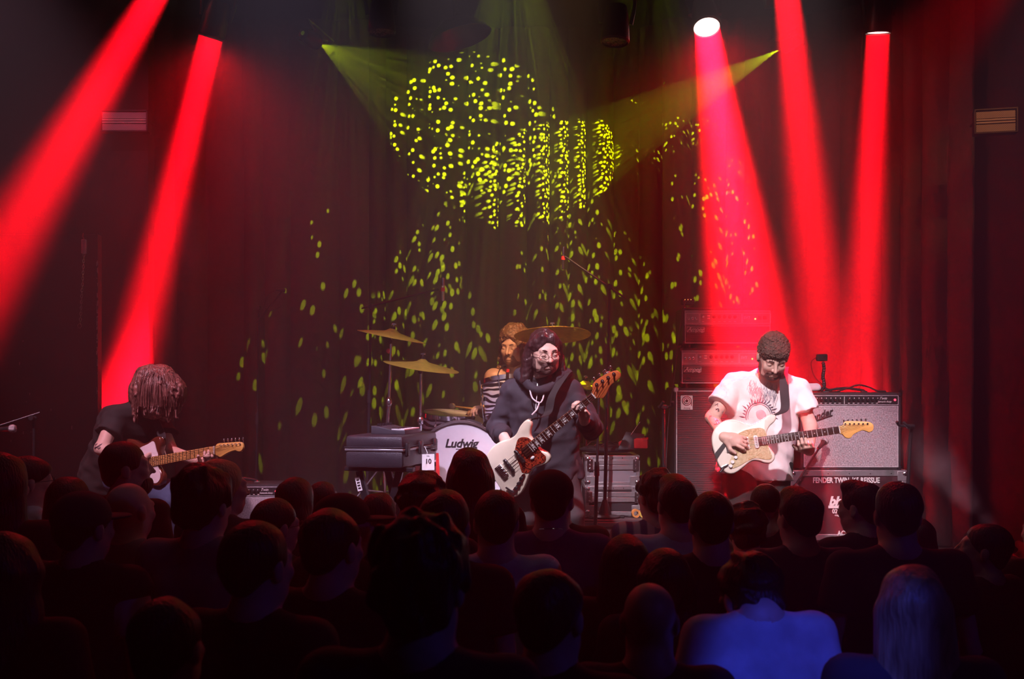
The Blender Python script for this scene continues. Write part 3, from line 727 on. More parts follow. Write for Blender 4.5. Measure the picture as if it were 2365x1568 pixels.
def rect_frame(w_, h_, t, x, y, z, d=0.003):
    mb = MB(); o = [(-w_ / 2, -h_ / 2), (w_ / 2, -h_ / 2), (w_ / 2, h_ / 2), (-w_ / 2, h_ / 2)]; i = [(a * (1 - 2 * t / w_), b * (1 - 2 * t / h_)) for a, b in o]
    vs = [(x + a, y, z + b) for a, b in o] + [(x + a, y, z + b) for a, b in i] + [(x + a, y + d, z + b) for a, b in o] + [(x + a, y + d, z + b) for a, b in i]
    fs = []
    for k in range(4):
        n = (k + 1) % 4; fs += [(k, n, 4 + n, 4 + k), (8 + k, 12 + k, 12 + n, 8 + n), (k, 8 + k, 8 + n, n), (4 + k, 4 + n, 12 + n, 12 + k)]
    return mb.add(vs, fs)
def amp_head(x0, z0, Y, label, on):
    w_, h_, d_ = 0.60, 0.245, 0.33
    t = thing('bass_amplifier_head', label, 'amplifier', (x0 + w_ / 2, Y, z0))
    for sx in (-1, 1):
        for sy in (0.05, 0.28): part('rubber_foot', MB().cyl((sx * (w_ / 2 - 0.05), sy, 0), (sx * (w_ / 2 - 0.05), sy, 0.022), 0.018, 0.02), PLAST, t)
    z = 0.022
    part('cabinet', bx((0, d_ / 2, z + h_ / 2), (w_, d_, h_), 0.008), TOLEX, t)
    for sx in (-1, 1):
        for sz in (0, 1): part('corner_cap', bx((sx * (w_ / 2 - 0.012), 0.010, z + 0.012 + sz * (h_ - 0.024)), (0.03, 0.03, 0.03), 0.007), METBLK, t)
    pz = z + h_ - 0.072
    part('control_panel', bx((0, -0.001, pz), (w_ - 0.03, 0.006, 0.095), 0.002), FACEPL, t)
    part('panel_border', rect_frame(w_ - 0.026, 0.104, 0.0035, 0, -0.0065, pz), PIPING, t)
    for a, b in ((-0.235, 0.09), (-0.045, 0.28), (0.195, 0.19)): part('panel_box', rect_frame(b, 0.068, 0.002, a, -0.0055, pz, 0.002), WHITE, t)
    for i in range(6): knob(t, -0.165 + [0, 0.075, 0.11, 0.145, 0.18, 0.215][i] , -0.004, pz + 0.01, 0.0105, CHROME if i == 0 else PLAST)
    for i in range(6): part('legend', bx((-0.165 + [0, 0.075, 0.11, 0.145, 0.18, 0.215][i], -0.0045, pz - 0.022), (0.016, 0.002, 0.003)), WHITE, t)
    for s in (0, 1): part('rocker_switch', bx((-0.128, -0.006, pz + 0.016 - s * 0.016), (0.018, 0.006, 0.009), 0.001), WHITE, t)
    for a in (-0.262, -0.235, -0.210): part('input_jack', MB().lathe([(0.009, 0), (0.009, 0.006), (0.005, 0.007), (0.004, 0.001)], (a, -0.004, pz), (0, -1, 0), 12), CHROME, t)
    for a in (0.215, 0.25): part('power_switch', bx((a, -0.007, pz + 0.004), (0.024, 0.008, 0.024), 0.002), REDP, t)
    part('pilot_light', MB().ball((0.185, -0.006, pz - 0.004), 0.006), AMBER if on else REDP, t)
    text('lettering', 'SVT', 0.026, WHITE, t, face_at(0.13, -0.0055, pz + 0.004), 0.1, 0.001)
    gz = z + 0.062
    part('grille', bx((0, -0.001, gz + 0.004), (w_ - 0.04, 0.006, 0.105), 0.001), GRILLE, t)
    part('piping', rect_frame(w_ - 0.028, 0.118, 0.004, 0, -0.0065, gz + 0.003), PIPING, t)
    part('logo_plate', rect_frame(0.118, 0.034, 0.0025, -0.215, -0.008, gz + 0.036, 0.003), WHITE, t)
    text('logo', 'Ampeg', 0.040, WHITE, t, face_at(-0.215, -0.007, gz + 0.036), 0.35, 0.0012, off=0.0008, spacing=0.95)
    return t
Yamp = 7.55
amp_head(1.125, 2.0775, Yamp, 'lower black bass amplifier head directly on the tall speaker cabinet', True)
amp_head(1.145, 2.3455, Yamp, 'upper black bass amplifier head on top of the other head', True)
t = thing('bass_speaker_cabinet', 'tall black bass speaker cabinet under two stacked amplifier heads', 'speaker cabinet', (1.0875 + 0.33, Yamp, STAGE))
Wc, Hc = 0.66, 1.2355
part('cabinet', bx((0, 0.2, Hc / 2), (Wc, 0.40, Hc), 0.012), TOLEX, t)
part('grille', bx((0, -0.001, Hc / 2), (Wc - 0.035, 0.008, Hc - 0.05), 0.002), GRILLE, t)
part('piping', rect_frame(Wc - 0.026, Hc - 0.04, 0.005, 0, -0.0085, Hc / 2, 0.004), PIPING, t)
for sx in (-1, 1):
    for sz in (0.015, Hc - 0.015): part('corner_cap', bx((sx * (Wc / 2 - 0.014), 0.012, sz), (0.034, 0.034, 0.034), 0.008), PIPING if sz > 1 else METBLK, t)
lx, lz = -0.247, Hc - 0.100
part('logo_plate', bx((lx, -0.008, lz), (0.080, 0.004, 0.096), 0.002), WHITE, t)
sw = MB()
for r0, wd, a0, a1 in ((0.0300, 0.0055, 100, -260), (0.0195, 0.0045, 0, 360)):
    n_ = 36; a = [math.radians(a0 + (a1 - a0) * i / n_) for i in range(n_ + 1)]
    vs = [(lx + (r0 + s * wd / 2) * math.cos(q), -0.0112, lz + 0.012 + (r0 + s * wd / 2) * math.sin(q)) for q in a for s in (-1, 1)]
    sw.add(vs, [(2 * i, 2 * i + 1, 2 * i + 3, 2 * i + 2) for i in range(n_)])
sw.lathe([(0, 0), (0.010, 0)], (lx, -0.0112, lz + 0.012), (0, -1, 0), 20)
sw.add([(lx + 0.0275, -0.0112, lz + 0.012), (lx + 0.033, -0.0112, lz + 0.012), (lx + 0.033, -0.0112, lz - 0.022), (lx + 0.0275, -0.0112, lz - 0.022)], [(0, 1, 2, 3)])
o = part('logo', sw, PLAST, t); o['kind'] = 'stuff'
text('lettering', 'Ampeg', 0.017, PLAST, t, face_at(lx, -0.0105, lz - 0.036), 0.35, 0.0008, spacing=0.9)
# small pedal box on the top head
t = thing('pedal_box', 'small black effects box with switches on the upper bass amplifier', 'effects box', P(1588, 705, 7.62))
part('case', bx((0, 0, 0.022), (0.085, 0.06, 0.042), 0.004), PLAST, t)
for i in range(4): part('toggle', MB().cyl((-0.03 + i * 0.02, -0.031, 0.024), (-0.03 + i * 0.02, -0.040, 0.026), 0.003), CHROME, t)
for i in range(3): part('led', MB().ball((-0.022 + i * 0.02, -0.031, 0.036), 0.0025, 6), AMBER, t)

def combo_amp(x0, Y, z0, w_, h_, d_, label, logo=True, knobs=16, rz=0.0, castors=0.0, reverb=True):
    t = thing('guitar_amplifier', label, 'amplifier', (x0 + w_ / 2, Y, z0), (0, 0, rz))
    if castors:
        for sx in (-1, 1):
            for sy in (0.05, d_ - 0.05): part('castor', MB().cyl((sx * (w_ / 2 - 0.05) - 0.012, sy, castors * 0.5), (sx * (w_ / 2 - 0.05) + 0.012, sy, castors * 0.5), castors * 0.5, n=14), PLAST, t)
    z = castors
    part('cabinet', bx((0, d_ / 2, z + h_ / 2), (w_, d_, h_), 0.012), TOLEX, t)
    for sx in (-1, 1):
        for sz in (0.015, h_ - 0.015): part('corner_cap', bx((sx * (w_ / 2 - 0.013), 0.010, z + sz), (0.032, 0.032, 0.032), 0.008), METBLK, t)
    pz = z + h_ - 0.052
    part('control_panel', bx((0, -0.002, pz), (w_ - 0.045, 0.008, 0.058), 0.002), PLAST, t)
    part('panel_border', rect_frame(w_ - 0.042, 0.064, 0.003, 0, -0.0075, pz), PIPING, t)
    n1 = knobs // 2
    for i in range(knobs):
        xx = -w_ / 2 + 0.075 + i * (w_ - 0.24) / (knobs - 1)
        if knobs > 10 and i == n1: part('panel_divider', bx((xx, -0.008, pz), (0.003, 0.003, 0.05)), WHITE, t); continue
        kb = knob(t, xx, -0.006, pz + 0.006, 0.0095, PLAST)
        part('pointer', bx((xx, -0.0245, pz + 0.014), (0.003, 0.002, 0.008)), WHITE, kb)
        part('legend', bx((xx, -0.0068, pz - 0.02), (0.013, 0.002, 0.003)), WHITE, t)
    part('pilot_jewel', MB().ball((w_ / 2 - 0.045, -0.010, pz + 0.002), 0.008), JEWEL, t)
    if reverb:
        text('lettering', 'Twin', 0.026, WHITE, t, face_at(w_ / 2 - 0.125, -0.0072, pz + 0.012, 0), 0.4, 0.001)
        text('lettering', 'Reverb-Amp', 0.018, WHITE, t, face_at(w_ / 2 - 0.115, -0.0072, pz - 0.010, 0), 0.4, 0.001)
    gh = h_ - 0.115
    part('grille', bx((0, -0.002, z + 0.022 + gh / 2), (w_ - 0.05, 0.008, gh), 0.002), SILVERG, t)
    part('grille_piping', rect_frame(w_ - 0.044, gh + 0.006, 0.004, 0, -0.0075, z + 0.022 + gh / 2), PIPING, t)
    if logo:
        R = M.Translation((-w_ / 2 + 0.125, -0.012, z + h_ - 0.155)) @ M.Rotation(-0.33, 4, 'Y') @ FACE
        text('logo', 'Fender', 0.062, mat('logo_dark', (0.03, 0.026, 0.028), 0.4), t, R, 0.45, 0.003, off=0.001)
        ul = MB(); ul.box((0.01, -0.001, -0.024), (0.15, 0.004, 0.006)); ul.v = [tuple(M.Translation((-w_ / 2 + 0.125, -0.012, z + h_ - 0.155)) @ M.Rotation(-0.33, 4, 'Y') @ V(p)) for p in ul.v]
        part('logo_underline', ul, MATS['logo_dark'], t)
    hn = MB(); hn.tube([(-0.13, d_ / 2, z + h_), (-0.12, d_ / 2, z + h_ + 0.012), (0, d_ / 2, z + h_ + 0.028), (0.12, d_ / 2, z + h_ + 0.012), (0.13, d_ / 2, z + h_)], 0.009, 8, smooth=5); part('handle', hn, PLAST, t)
    for s in (-1, 1): part('handle_cap', bx((s * 0.13, d_ / 2, z + h_ + 0.004), (0.04, 0.025, 0.012), 0.003), CHROME, t)
    return t
combo_amp(1.925, 7.52, 1.5265, 0.675, 0.518, 0.26, 'silver fronted guitar amplifier standing on the dark red flight case', True, 15)
combo_amp(-2.215, 7.62, STAGE, 0.665, 0.50, 0.26, 'silver fronted guitar amplifier on the floor behind the blonde woman', False, 15, castors=0.085)
combo_amp(-2.83, 7.75, STAGE, 0.52, 0.47, 0.25, 'small guitar amplifier on the floor behind the left guitarist', False, 9, castors=0.11, reverb=False)

CASEB = mat('case_laminate_maroon', (0.055, 0.018, 0.024), 0.5, var=0.25, scale=8, bump=0.1)
CASEG = mat('case_laminate_grey', (0.26, 0.25, 0.28), 0.5, var=0.1, scale=8)
CASED = mat('case_laminate_black', (0.03, 0.03, 0.034), 0.5, var=0.2, scale=8)
def flight_case(name, label, c, w_, d_, h_, m, rz=0.0, latches=True, lid=None, castor=0.0, e=0.028, dolly=False):
    """c: centre of the base front edge; edges, ball corners and latches in metal"""
    t = thing(name, label, 'flight case', c, (0, 0, rz)); z = castor; cw = castor * 0.5 if not dolly else 0.052
    if castor:
        for sx in (-1, 1):
            for sy in (0.07, d_ - 0.07): part('castor', MB().cyl((sx * (w_ / 2 - 0.07) - 0.015, sy, cw), (sx * (w_ / 2 - 0.07) + 0.015, sy, cw), cw, n=14), PLAST, t)
    if dolly: part('dolly_board', bx((0, d_ / 2, castor - 0.06), (w_ - 0.02, d_ - 0.02, 0.116), 0.006), CASED, t)
    part('panels', bx((0, d_ / 2, z + h_ / 2), (w_ - 0.006, d_ - 0.006, h_ - 0.006), 0.002), m, t)
    for sx in (-1, 1):
        for sy in (0, 1): part('edge_rail', bx((sx * (w_ / 2 - e / 2 + 0.002), sy * d_ + (e / 2 - 0.002) * (1 - 2 * sy), z + h_ / 2), (e, e, h_ - 0.03), 0.003), ALU, t)
    for sz in (0, 1):
        zz = z + (h_ - e / 2 + 0.002 if sz else e / 2 - 0.002)
        for sy in (0, 1): part('edge_rail', bx((0, sy * d_ + (e / 2 - 0.002) * (1 - 2 * sy), zz), (w_ - 0.03, e, e), 0.003), ALU, t)
        for sx in (-1, 1): part('edge_rail', bx((sx * (w_ / 2 - e / 2 + 0.002), d_ / 2, zz), (e, d_ - 0.03, e), 0.003), ALU, t)
        for sx in (-1, 1):
            for sy in (0, 1): 
                p = (sx * (w_ / 2 - 0.017), 0.012 if sy == 0 else d_ - 0.012, z + (h_ - 0.022 if sz else 0.022))
                cn = MB(); cn.ball(p, 0.024, 8); 
                cr = part('ball_corner', cn, CHROME, t)
                if sy == 0: part('corner_plate', bx((sx * (w_ / 2 - 0.035), -0.003, z + (h_ - 0.035 if sz else 0.035)), (0.066, 0.004, 0.066), 0.002), ALU, t)
    if lid is not None:
        for dz in (-0.018, 0.018): part('lid_rail', bx((0, -0.002, z + lid + dz), (w_ - 0.02, 0.010, 0.033), 0.003), ALU, t)
        for sx in (-1, 1):
            la = part('latch', bx((sx * (w_ / 2 - 0.028), -0.010, z + lid), (0.04, 0.008, 0.075), 0.002), CHROME, t)
            for dz in (-0.026, 0.0, 0.026): part('rivet', MB().ball((sx * (w_ / 2 - 0.028), -0.014, z + lid + dz), 0.008, 6), CHROME, la)
    for i in range(5): part('rivet', MB().ball((-w_ * 0.36 + i * w_ * 0.18, -0.003, z + h_ - e / 2), 0.004, 6), METBLK, t)
    return t
fc = flight_case('flight_case', 'large dark red flight case with white stencilled lettering under the amplifier', (2.246, 7.50, STAGE), 0.778, 0.50, 0.462, CASEB, castor=0.222, e=0.04, dolly=True)
fz = 0.684
def stencil(s_, size, x, dz, shear=0.0, off=0.001, cond=0.75):
    text('stencil', s_, size, WHITE, fc, face_at(x, -0.0042, fz - dz) @ M.Scale(cond, 4, (1, 0, 0)), shear, 0.0006, off=off)
stencil("FENDER TWIN  '65 REISSUE", 0.050, -0.02, 0.066, 0, 0.0016, 0.74)
stencil('bh', 0.080, -0.095, 0.205, 0.25, 0.004, 1.0); stencil('ire', 0.066, -0.012, 0.210, 0.25, 0.003, 1.0)
part('stencil_bar', bx((-0.105, -0.0038, fz - 0.242), (0.07, 0.0015, 0.018)), WHITE, fc)
stencil('SYDNEY', 0.027, -0.015, 0.242); stencil('02 9550', 0.040, -0.055, 0.272, 0, 0.0012, 0.9); stencil('stagesystems', 0.020, -0.05, 0.297, 0, 0.0004, 0.9); stencil('AC25', 0.044, -0.035, 0.418, 0, 0.0014, 0.85)
c1 = flight_case('flight_case', 'lower grey flight case of the stack on the drum riser', (0.695, 7.72, RISER), 0.385, 0.44, 0.20, CASED, lid=0.125)
c2 = flight_case('flight_case', 'upper grey flight case of the stack with red pedals on its lid', (0.692, 7.73, RISER + 0.201), 0.370, 0.42, 0.205, CASEG, lid=0.145)
zt = RISER + 0.201 + 0.205 + 0.004
# things on the case stack
t = thing('pedal_bag', 'flat black bag of cables lying on the upper flight case', 'bag', (0.66, 7.93, zt + 0.012))
S = Sculpt(); S.ell((0, 0, 0.02), (0.19, 0.15, 0.03), None, 0.02); S.ell((0.07, -0.05, 0.03), (0.09, 0.07, 0.02), None, 0.02); S.noise = wrinkle(0.006, 40, 4)
v, f = S.mesh(0.01); v[:, 2] = np.maximum(v[:, 2], 0); part('bag', np_mesh('bag', [(v, f)]), C_BLACK, t)
for i in range(3):
    a = i * 2.1; part('cable', MB().tube([(-0.14 + 0.05 * i, -0.1, 0.045), (-0.10 + 0.06 * i, -0.06, 0.075), (-0.04 + 0.05 * i, -0.03, 0.055), (0.02 + 0.05 * i, 0.02, 0.07), (0.06 + 0.05 * i, 0.05, 0.05)], 0.005, 6, smooth=5), CABLE, t)
for (px, Y, s, lb) in ((1442, 7.86, 0.06, 'small red effects pedal behind the leaning tablet on the case'), (1483, 7.80, 0.085, 'larger red effects pedal at the end of the upper flight case')):
    p = XY(px, Y, zt + 0.0475 if s < 0.08 else zt + 0.052)
    t = thing('effects_pedal', lb, 'effects pedal', p, (0.1, 0, -0.3))
    part('case', MB().prism([(-s * .55, -s * .6), (s * .55, -s * .6), (s * .45, s * .6), (-s * .45, s * .6)], 0, s * 0.75, 0.006), REDP, t)
    part('footswitch', MB().cyl((0, -s * 0.3, s * .75), (0, -s * 0.3, s * .75 + 0.01), 0.008), CHROME, t)
    for q in (-1, 1): knob_ = part('knob', MB().cyl((q * s * .25, s * 0.3, s * .75), (q * s * .25, s * 0.3, s * .75 + 0.012), 0.008), PLAST, t)
t = thing('tablet_computer', 'thin black tablet leaning between the red pedals on the case', 'tablet', XY(1447, 7.78, zt + 0.036), (0, 0, 0))
part('screen_body', MB().prism([(-0.06, 0), (0.09, 0.0), (0.13, 0.11), (-0.0, 0.13)], -0.004, 0.004, 0.002, M.Rotation(math.radians(70), 4, 'X')), PLAST, t)
part('antenna', MB().cyl((0.03, 0.02, 0.10), (0.10, 0.05, 0.19), 0.002), CHROME, t)
# rolls of tape, plugs on the riser
for (px, dz, r, lb, mm) in ((1468, 0.0, 0.028, 'orange tape roll leaning by the flight cases on the riser', 'o'), (1484, 0.0, 0.024, 'yellow tape roll beside the orange roll on the riser', 'y'), (1500, 0.0, 0.026, 'amber tape roll at the end of the row on the riser', 'a')):
    cc_ = {'o': (0.75, 0.33, 0.08), 'y': (0.8, 0.6, 0.1), 'a': (0.7, 0.42, 0.12)}[mm]
    mt_ = mat('tape_' + mm, cc_, 0.5)
    p = XY(px, 7.60, RISER); t = thing('tape_roll', lb, 'tape roll', p, (0, 0, 0.4))
    part('tape', MB().lathe([(r * .6, -0.018), (r, -0.018), (r, 0.018), (r * .6, 0.018), (r * .6, -0.018)], (0, 0, r), (0.3, 1, 0.0), 24), mt_, t)
    part('core', MB().lathe([(r * .52, -0.0175), (r * .6, -0.0175), (r * .6, 0.0175), (r * .52, 0.0175), (r * .52, -0.0175)], (0, 0, r), (0.3, 1, 0.0), 24), mat('cardboard', (0.4, 0.28, 0.16), 0.8), t)

# drum riser
t = thing('drum_riser', 'low black drum riser with aluminium front rail under the drum kit', 'riser', (0, 0, STAGE))
rx0, rx1, ry0, ry1, rh = -1.30, 1.02, 7.46, 9.2, RISER - STAGE
part('deck', bx(((rx0 + rx1) / 2, (ry0 + ry1) / 2, rh - 0.03), (rx1 - rx0, ry1 - ry0, 0.06), 0.004), STAGEM, t)
part('front_rail', bx(((rx0 + rx1) / 2, ry0 - 0.006, rh - 0.030), (rx1 - rx0, 0.010, 0.030), 0.002), mat('riser_rail_grey', (0.16, 0.15, 0.16), 0.4, 0.5), t)
part('front_panel', bx(((rx0 + rx1) / 2, ry0 + 0.010, rh - 0.145), (rx1 - rx0 - 0.02, 0.014, 0.165), 0.002), ALU, t, label='aluminium front panel')
for a in (rx0 + 0.05, rx1 - 0.05, (rx0 + rx1) / 2):
    for b in (ry0 + 0.06, ry1 - 0.06): part('leg', MB().cyl((a, b, 0), (a, b, rh - 0.06), 0.024), METBLK, t)
# carpet of coiled cables at the riser front
for i, (a, b, lb) in enumerate((((1345, 7.50), (1440, 7.58), 'black cable coiled beside the mic stand bases on the riser'), ((1400, 7.56), (1500, 7.66), 'black cable running from the case stack along the riser'))):
    pts = []
    p0, p1 = XY(a[0], a[1], RISER + 0.007), XY(b[0], b[1], RISER + 0.007)
    for j in range(9): pts.append(p0.lerp(p1, j / 8) + V((0, 0.04 * math.sin(j * 2.2 + i), 0.0)))
    tag(link('cable', MB().tube(pts, 0.006, 6, smooth=5).mesh('cable'), CABLE), lb, 'cable')

# ---- drums
WRAP = tex_mat('swirl_drum_wrap', 'wave', (0.02, 0.018, 0.024), (0.72, 0.70, 0.78), 6.0, 0.25, distort=11.0, thr=(0.42, 0.62), stretch=(0.6, 0.6, 1.6))
SKINW = mat('drum_head_white', (0.66, 0.64, 0.66), 0.5, var=0.03)
BROWNW = mat('tom_brown_shell', (0.22, 0.09, 0.06), 0.4)
def drum(name, label, c, axis, r, L, wrap, head_m, lugs=8, hoop_m=None, hoop_w=0.0, lug_len=0.05, both=True):
    t = thing(name, label, 'drum', c); ax = V(axis).normalized(); x = ax.orthogonal().normalized(); y = ax.cross(x)
    part('shell', MB().lathe([(r * 0.97, -L / 2), (r, -L / 2), (r, L / 2), (r * 0.97, L / 2)], (0, 0, 0), ax, 40), wrap, t)
    for s in (-1, 1):
        part('drum_head', MB().lathe([(0, 0), (r * 0.99, 0), (r * 1.0, -0.006 * s)], ax * (s * (L / 2 + 0.004)), ax, 40), head_m if s > 0 else BROWNW, t)
        hw = 0.032 if not hoop_w else hoop_w
        part('hoop', MB().lathe([(r + 0.004, -hw / 2), (r + 0.016, -hw / 2), (r + 0.016, hw / 2), (r + 0.002, hw / 2 + 0.003), (r + 0.004, -hw / 2)], ax * (s * (L / 2 - hw * 0.1)), ax, 40), hoop_m or CHROME, t)
    for i in range(lugs):
        a = 2 * math.pi * (i + 0.5) / lugs; d = x * math.cos(a) + y * math.sin(a)
        lg = MB(); lg.tube([d * (r + 0.012) - ax * lug_len / 2, d * (r + 0.018), d * (r + 0.012) + ax * lug_len / 2], [0.007, 0.011, 0.007], 8); l_ = part('lug', lg, CHROME, t)
        for s in (-1, 1): part('tension_rod', MB().cyl(d * (r + 0.019) + ax * (s * lug_len * 0.4), d * (r + 0.019) + ax * (s * (L / 2 + 0.014)), 0.0035, n=6), CHROME, l_)
    return t
R_bd = 0.305; bdc = XY(1066, 7.78, RISER + R_bd + 0.028)
bd = drum('bass_drum', 'large bass drum with pale front head and dark lettering on the riser', bdc, (0, -1, 0), R_bd, 0.38, WRAP, SKINW, 10, mat('hoop_dark_wood', (0.05, 0.03, 0.03), 0.35), 0.04, 0.06)
part('hoop_inlay', MB().lathe([(R_bd + 0.0165, -0.010), (R_bd + 0.0175, 0), (R_bd + 0.0165, 0.010)], (0, -0.186, 0), (0, -1, 0), 40), WRAP, bd)
text('logo', 'Ludwig', 0.080, PLAST, bd, face_at(0.005, -0.1955, 0.165), 0.25, 0.0006, off=0.0022, spacing=0.95)
part('logo_underline', bx((0.02, -0.1957, 0.128), (0.10, 0.001, 0.004)), PLAST, bd)
text('logo', 'U.S.A.', 0.018, PLAST, bd, face_at(0.03, -0.1955, 0.120), 0, 0.0006)
for s in (-1, 1): part('spur', MB().cyl((s * 0.27, -0.05, -0.15), (s * 0.40, -0.16, -R_bd - 0.020), 0.008), CHROME, bd)
tom = drum('rack_tom', 'swirl wrapped rack tom above the bass drum beside the bassist', XY(1172, 7.95, 1.985), (-0.10, 0.22, 1), 0.168, 0.27, WRAP, SKINW, 6)
part('tom_mount', MB().tube([(0.0, -0.12, -0.14), (-0.02, -0.02, -0.19), (-0.10, 0.0, -0.21)], 0.013, 8, smooth=4), CHROME, tom)
sn = drum('snare_drum', 'shallow swirl wrapped snare drum behind the bass drum', XY(1034, 8.12, 1.812), (0.07, -0.10, 1), 0.180, 0.135, WRAP, SKINW, 8, lug_len=0.04)
for i in range(3):
    a = i * 2.1 + 0.4; part('stand_leg', MB().cyl((0, 0, -0.35), (0.24 * math.cos(a), 0.24 * math.sin(a), -0.607), 0.009), CHROME, sn)
part('stand_post', MB().cyl((0, 0, -0.08), (0, 0, -0.48), 0.012), CHROME, sn)
ft = drum('floor_tom', 'brown floor tom seen between the bassist and the rack tom', XY(1262, 8.1, 1.60), (0, 0, 1), 0.21, 0.40, BROWNW, SKINW, 6)
for i in range(3):
    a = i * 2.1 + 0.5; part('leg', MB().cyl((0.222 * math.cos(a), 0.222 * math.sin(a), 0.1), (0.235 * math.cos(a), 0.235 * math.sin(a), -0.40), 0.008), CHROME, ft)
def cymbal_stand(name, label, px, py, Y, r, tilt, base_px, base_Y, z0=RISER, ball=False):
    """stand on z0 with a bronze cymbal centred at the pixel"""
    top = P(px, py, Y); t = thing(name, label, 'cymbal', XY(base_px, base_Y, z0)); b = V(t.location)
    hub = top - b; n = V(tilt).normalized()
    part('cymbal', MB().lathe([(0.006, 0.030), (0.022, 0.028), (0.045, 0.012), (0.06, 0.006), (r * 0.6, -0.008), (r, -0.026), (r, -0.028), (r * 0.6, -0.010), (0.05, 0.004), (0.03, 0.018), (0.006, 0.026)], hub, n, 48), BRASS, t, 60)
    fl = part('felt', MB().lathe([(0.0, 0.028), (0.016, 0.028), (0.016, 0.045), (0.0, 0.045)], hub, n, 12), PLAST, t)
    part('wing_nut', MB().box(tuple(hub + n * 0.062), (0.034, 0.008, 0.014), 0.003), CHROME, t)
    part('rod', MB().cyl(hub - n * 0.05, hub + n * 0.07, 0.0045), CHROME, t)
    mid = V((hub.x * 0.6, hub.y * 0.6, hub.z * 0.62)); low = V((0, 0, 0.30))
    part('upper_tube', MB().cyl(mid, hub - n * 0.045, 0.0095), CHROME, t)
    part('lower_tube', MB().cyl(low, mid, 0.0135), CHROME, t)
    part('clutch', MB().ball(mid, 0.024, 10, (1, 1, 1.5)), CHROME, t); part('tilter', MB().ball(hub - n * 0.06, 0.016, 8, (1, 1, 1.3)), PLAST, t)
    if ball: part('memory_ball', MB().ball(hub - n * 0.125, 0.018, 10), mat('pink_plastic', (0.7, 0.12, 0.25), 0.4), t)
    for i in range(3):
        a = i * 2.094 + 0.7; e = V((0.30 * math.cos(a), 0.30 * math.sin(a), 0.012)); lg = part('leg', MB().cyl(V((0, 0, 0.36)), e, 0.0085), CHROME, t)
        part('brace', MB().cyl(V((0, 0, 0.16)), V((0, 0, 0.36)).lerp(e, 0.55), 0.006), CHROME, lg); part('rubber_foot', MB().cyl(e + V((0, 0, 0.012)), e - V((0, 0, 0.012)), 0.013), PLAST, lg)
    return t
cymbal_stand('crash_cymbal', 'upper bronze crash cymbal on a chrome stand with a pink ball', 906, 769, 7.72, 0.238, (0.20, -0.05, 1), 886, 7.72, ball=True)
cymbal_stand('crash_cymbal', 'lower bronze crash cymbal on a chrome stand behind the keyboard case', 974, 838, 7.72, 0.262, (0.16, -0.10, 1), 966, 7.80)
cymbal_stand('ride_cymbal', 'large bronze ride cymbal over the bassist and drummer', 1276, 766, 8.05, 0.275, (-0.02, 0.19, 1), 1300, 8.5)
cymbal_stand('hi_hat', 'small bronze cymbal beside the bassist elbow', 1352, 888, 8.7, 0.18, (0.05, -0.05, 1), 1352, 8.7)
t = thing('drum_throne', 'round black drum throne under the drummer', 'stool', XY(1192, 8.58, RISER))
part('seat', MB().lathe([(0, 0.40), (0.16, 0.40), (0.17, 0.42), (0.17, 0.47), (0.15, 0.485), (0, 0.485)], (0, 0, 0), (0, 0, 1), 24), PLAST, t)
part('post', MB().cyl((0, 0, 0.12), (0, 0, 0.40), 0.016), CHROME, t)
for i in range(3): part('leg', MB().cyl((0, 0, 0.30), (0.24 * math.cos(i * 2.1), 0.24 * math.sin(i * 2.1), 0.01), 0.01), CHROME, t)

# ---- keyboard case on its stand
z_c = 1.60
K0 = P(795, 1003, 6.78); Kr = P(935, 1003, 6.72); ang = 0.24
t = thing('keyboard_case', 'closed hard black instrument case with latches lying on the keyboard stand', 'case', (P(866, 1003, 6.76).x + 0.075, 7.07, z_c), (0, 0, -ang))
HARD = mat('black_hard_plastic', (0.035, 0.033, 0.04), 0.32, var=0.15, bump=0.3, bscale=250)
part('lower_shell', bx((0, 0, 0.052), (0.365, 0.68, 0.105), 0.018), HARD, t); part('lid', bx((0, 0, 0.150), (0.365, 0.68, 0.085), 0.022), HARD, t)
part('seam_band', bx((0, 0, 0.107), (0.371, 0.686, 0.014), 0.003), ALU, t); part('seam_rib', bx((0, 0, 0.122), (0.372, 0.687, 0.006), 0.001), HARD, t)
for y in (-0.27, -0.02, 0.27): part('latch', bx((0.190, y, 0.108), (0.022, 0.052, 0.085), 0.008), PLAST, t)
hd_ = MB(); hd_.tube([(0.186, 0.06, 0.105), (0.215, 0.07, 0.100), (0.222, 0.14, 0.098), (0.215, 0.20, 0.100), (0.186, 0.21, 0.105)], 0.010, 8, smooth=4); part('handle', hd_, PLAST, t)
part('tag_loop', MB().tube([(0.21, 0.00, 0.11), (0.225, 0.005, 0.075), (0.222, -0.005, 0.05)], 0.002, 5), WHITE, t)
tg = M.Translation((0.232, 0.0, 0.015)) @ M.Rotation(math.radians(20) + ang, 4, 'Z') @ FACE
pm = MB().prism([(-0.040, -0.050), (0.040, -0.050), (0.040, 0.050), (-0.040, 0.050)], -0.001, 0.001, 0, tg); lt = part('luggage_tag', pm, WHITE, t, label='white paper tag with number')
text('tag_number', '10', 0.042, PLAST, lt, tg @ M.Translation((0, 0.004, 0.0025)), 0, 0.0004, off=0.001)
text('tag_line', 'No.', 0.014, PLAST, lt, tg @ M.Translation((0, 0.038, 0.0025)), 0, 0.0004)
part('ribbon', MB().prism([(0.052, -0.095), (0.075, -0.100), (0.068, 0.055), (0.050, 0.055)], -0.001, 0.001, 0, tg), REDP, t, label='red ribbon')
t = thing('keyboard_stand', 'black folding keyboard stand under the instrument case', 'stand', (t.location.x, 7.07, STAGE), (0, 0, -ang))
zt2 = z_c - STAGE
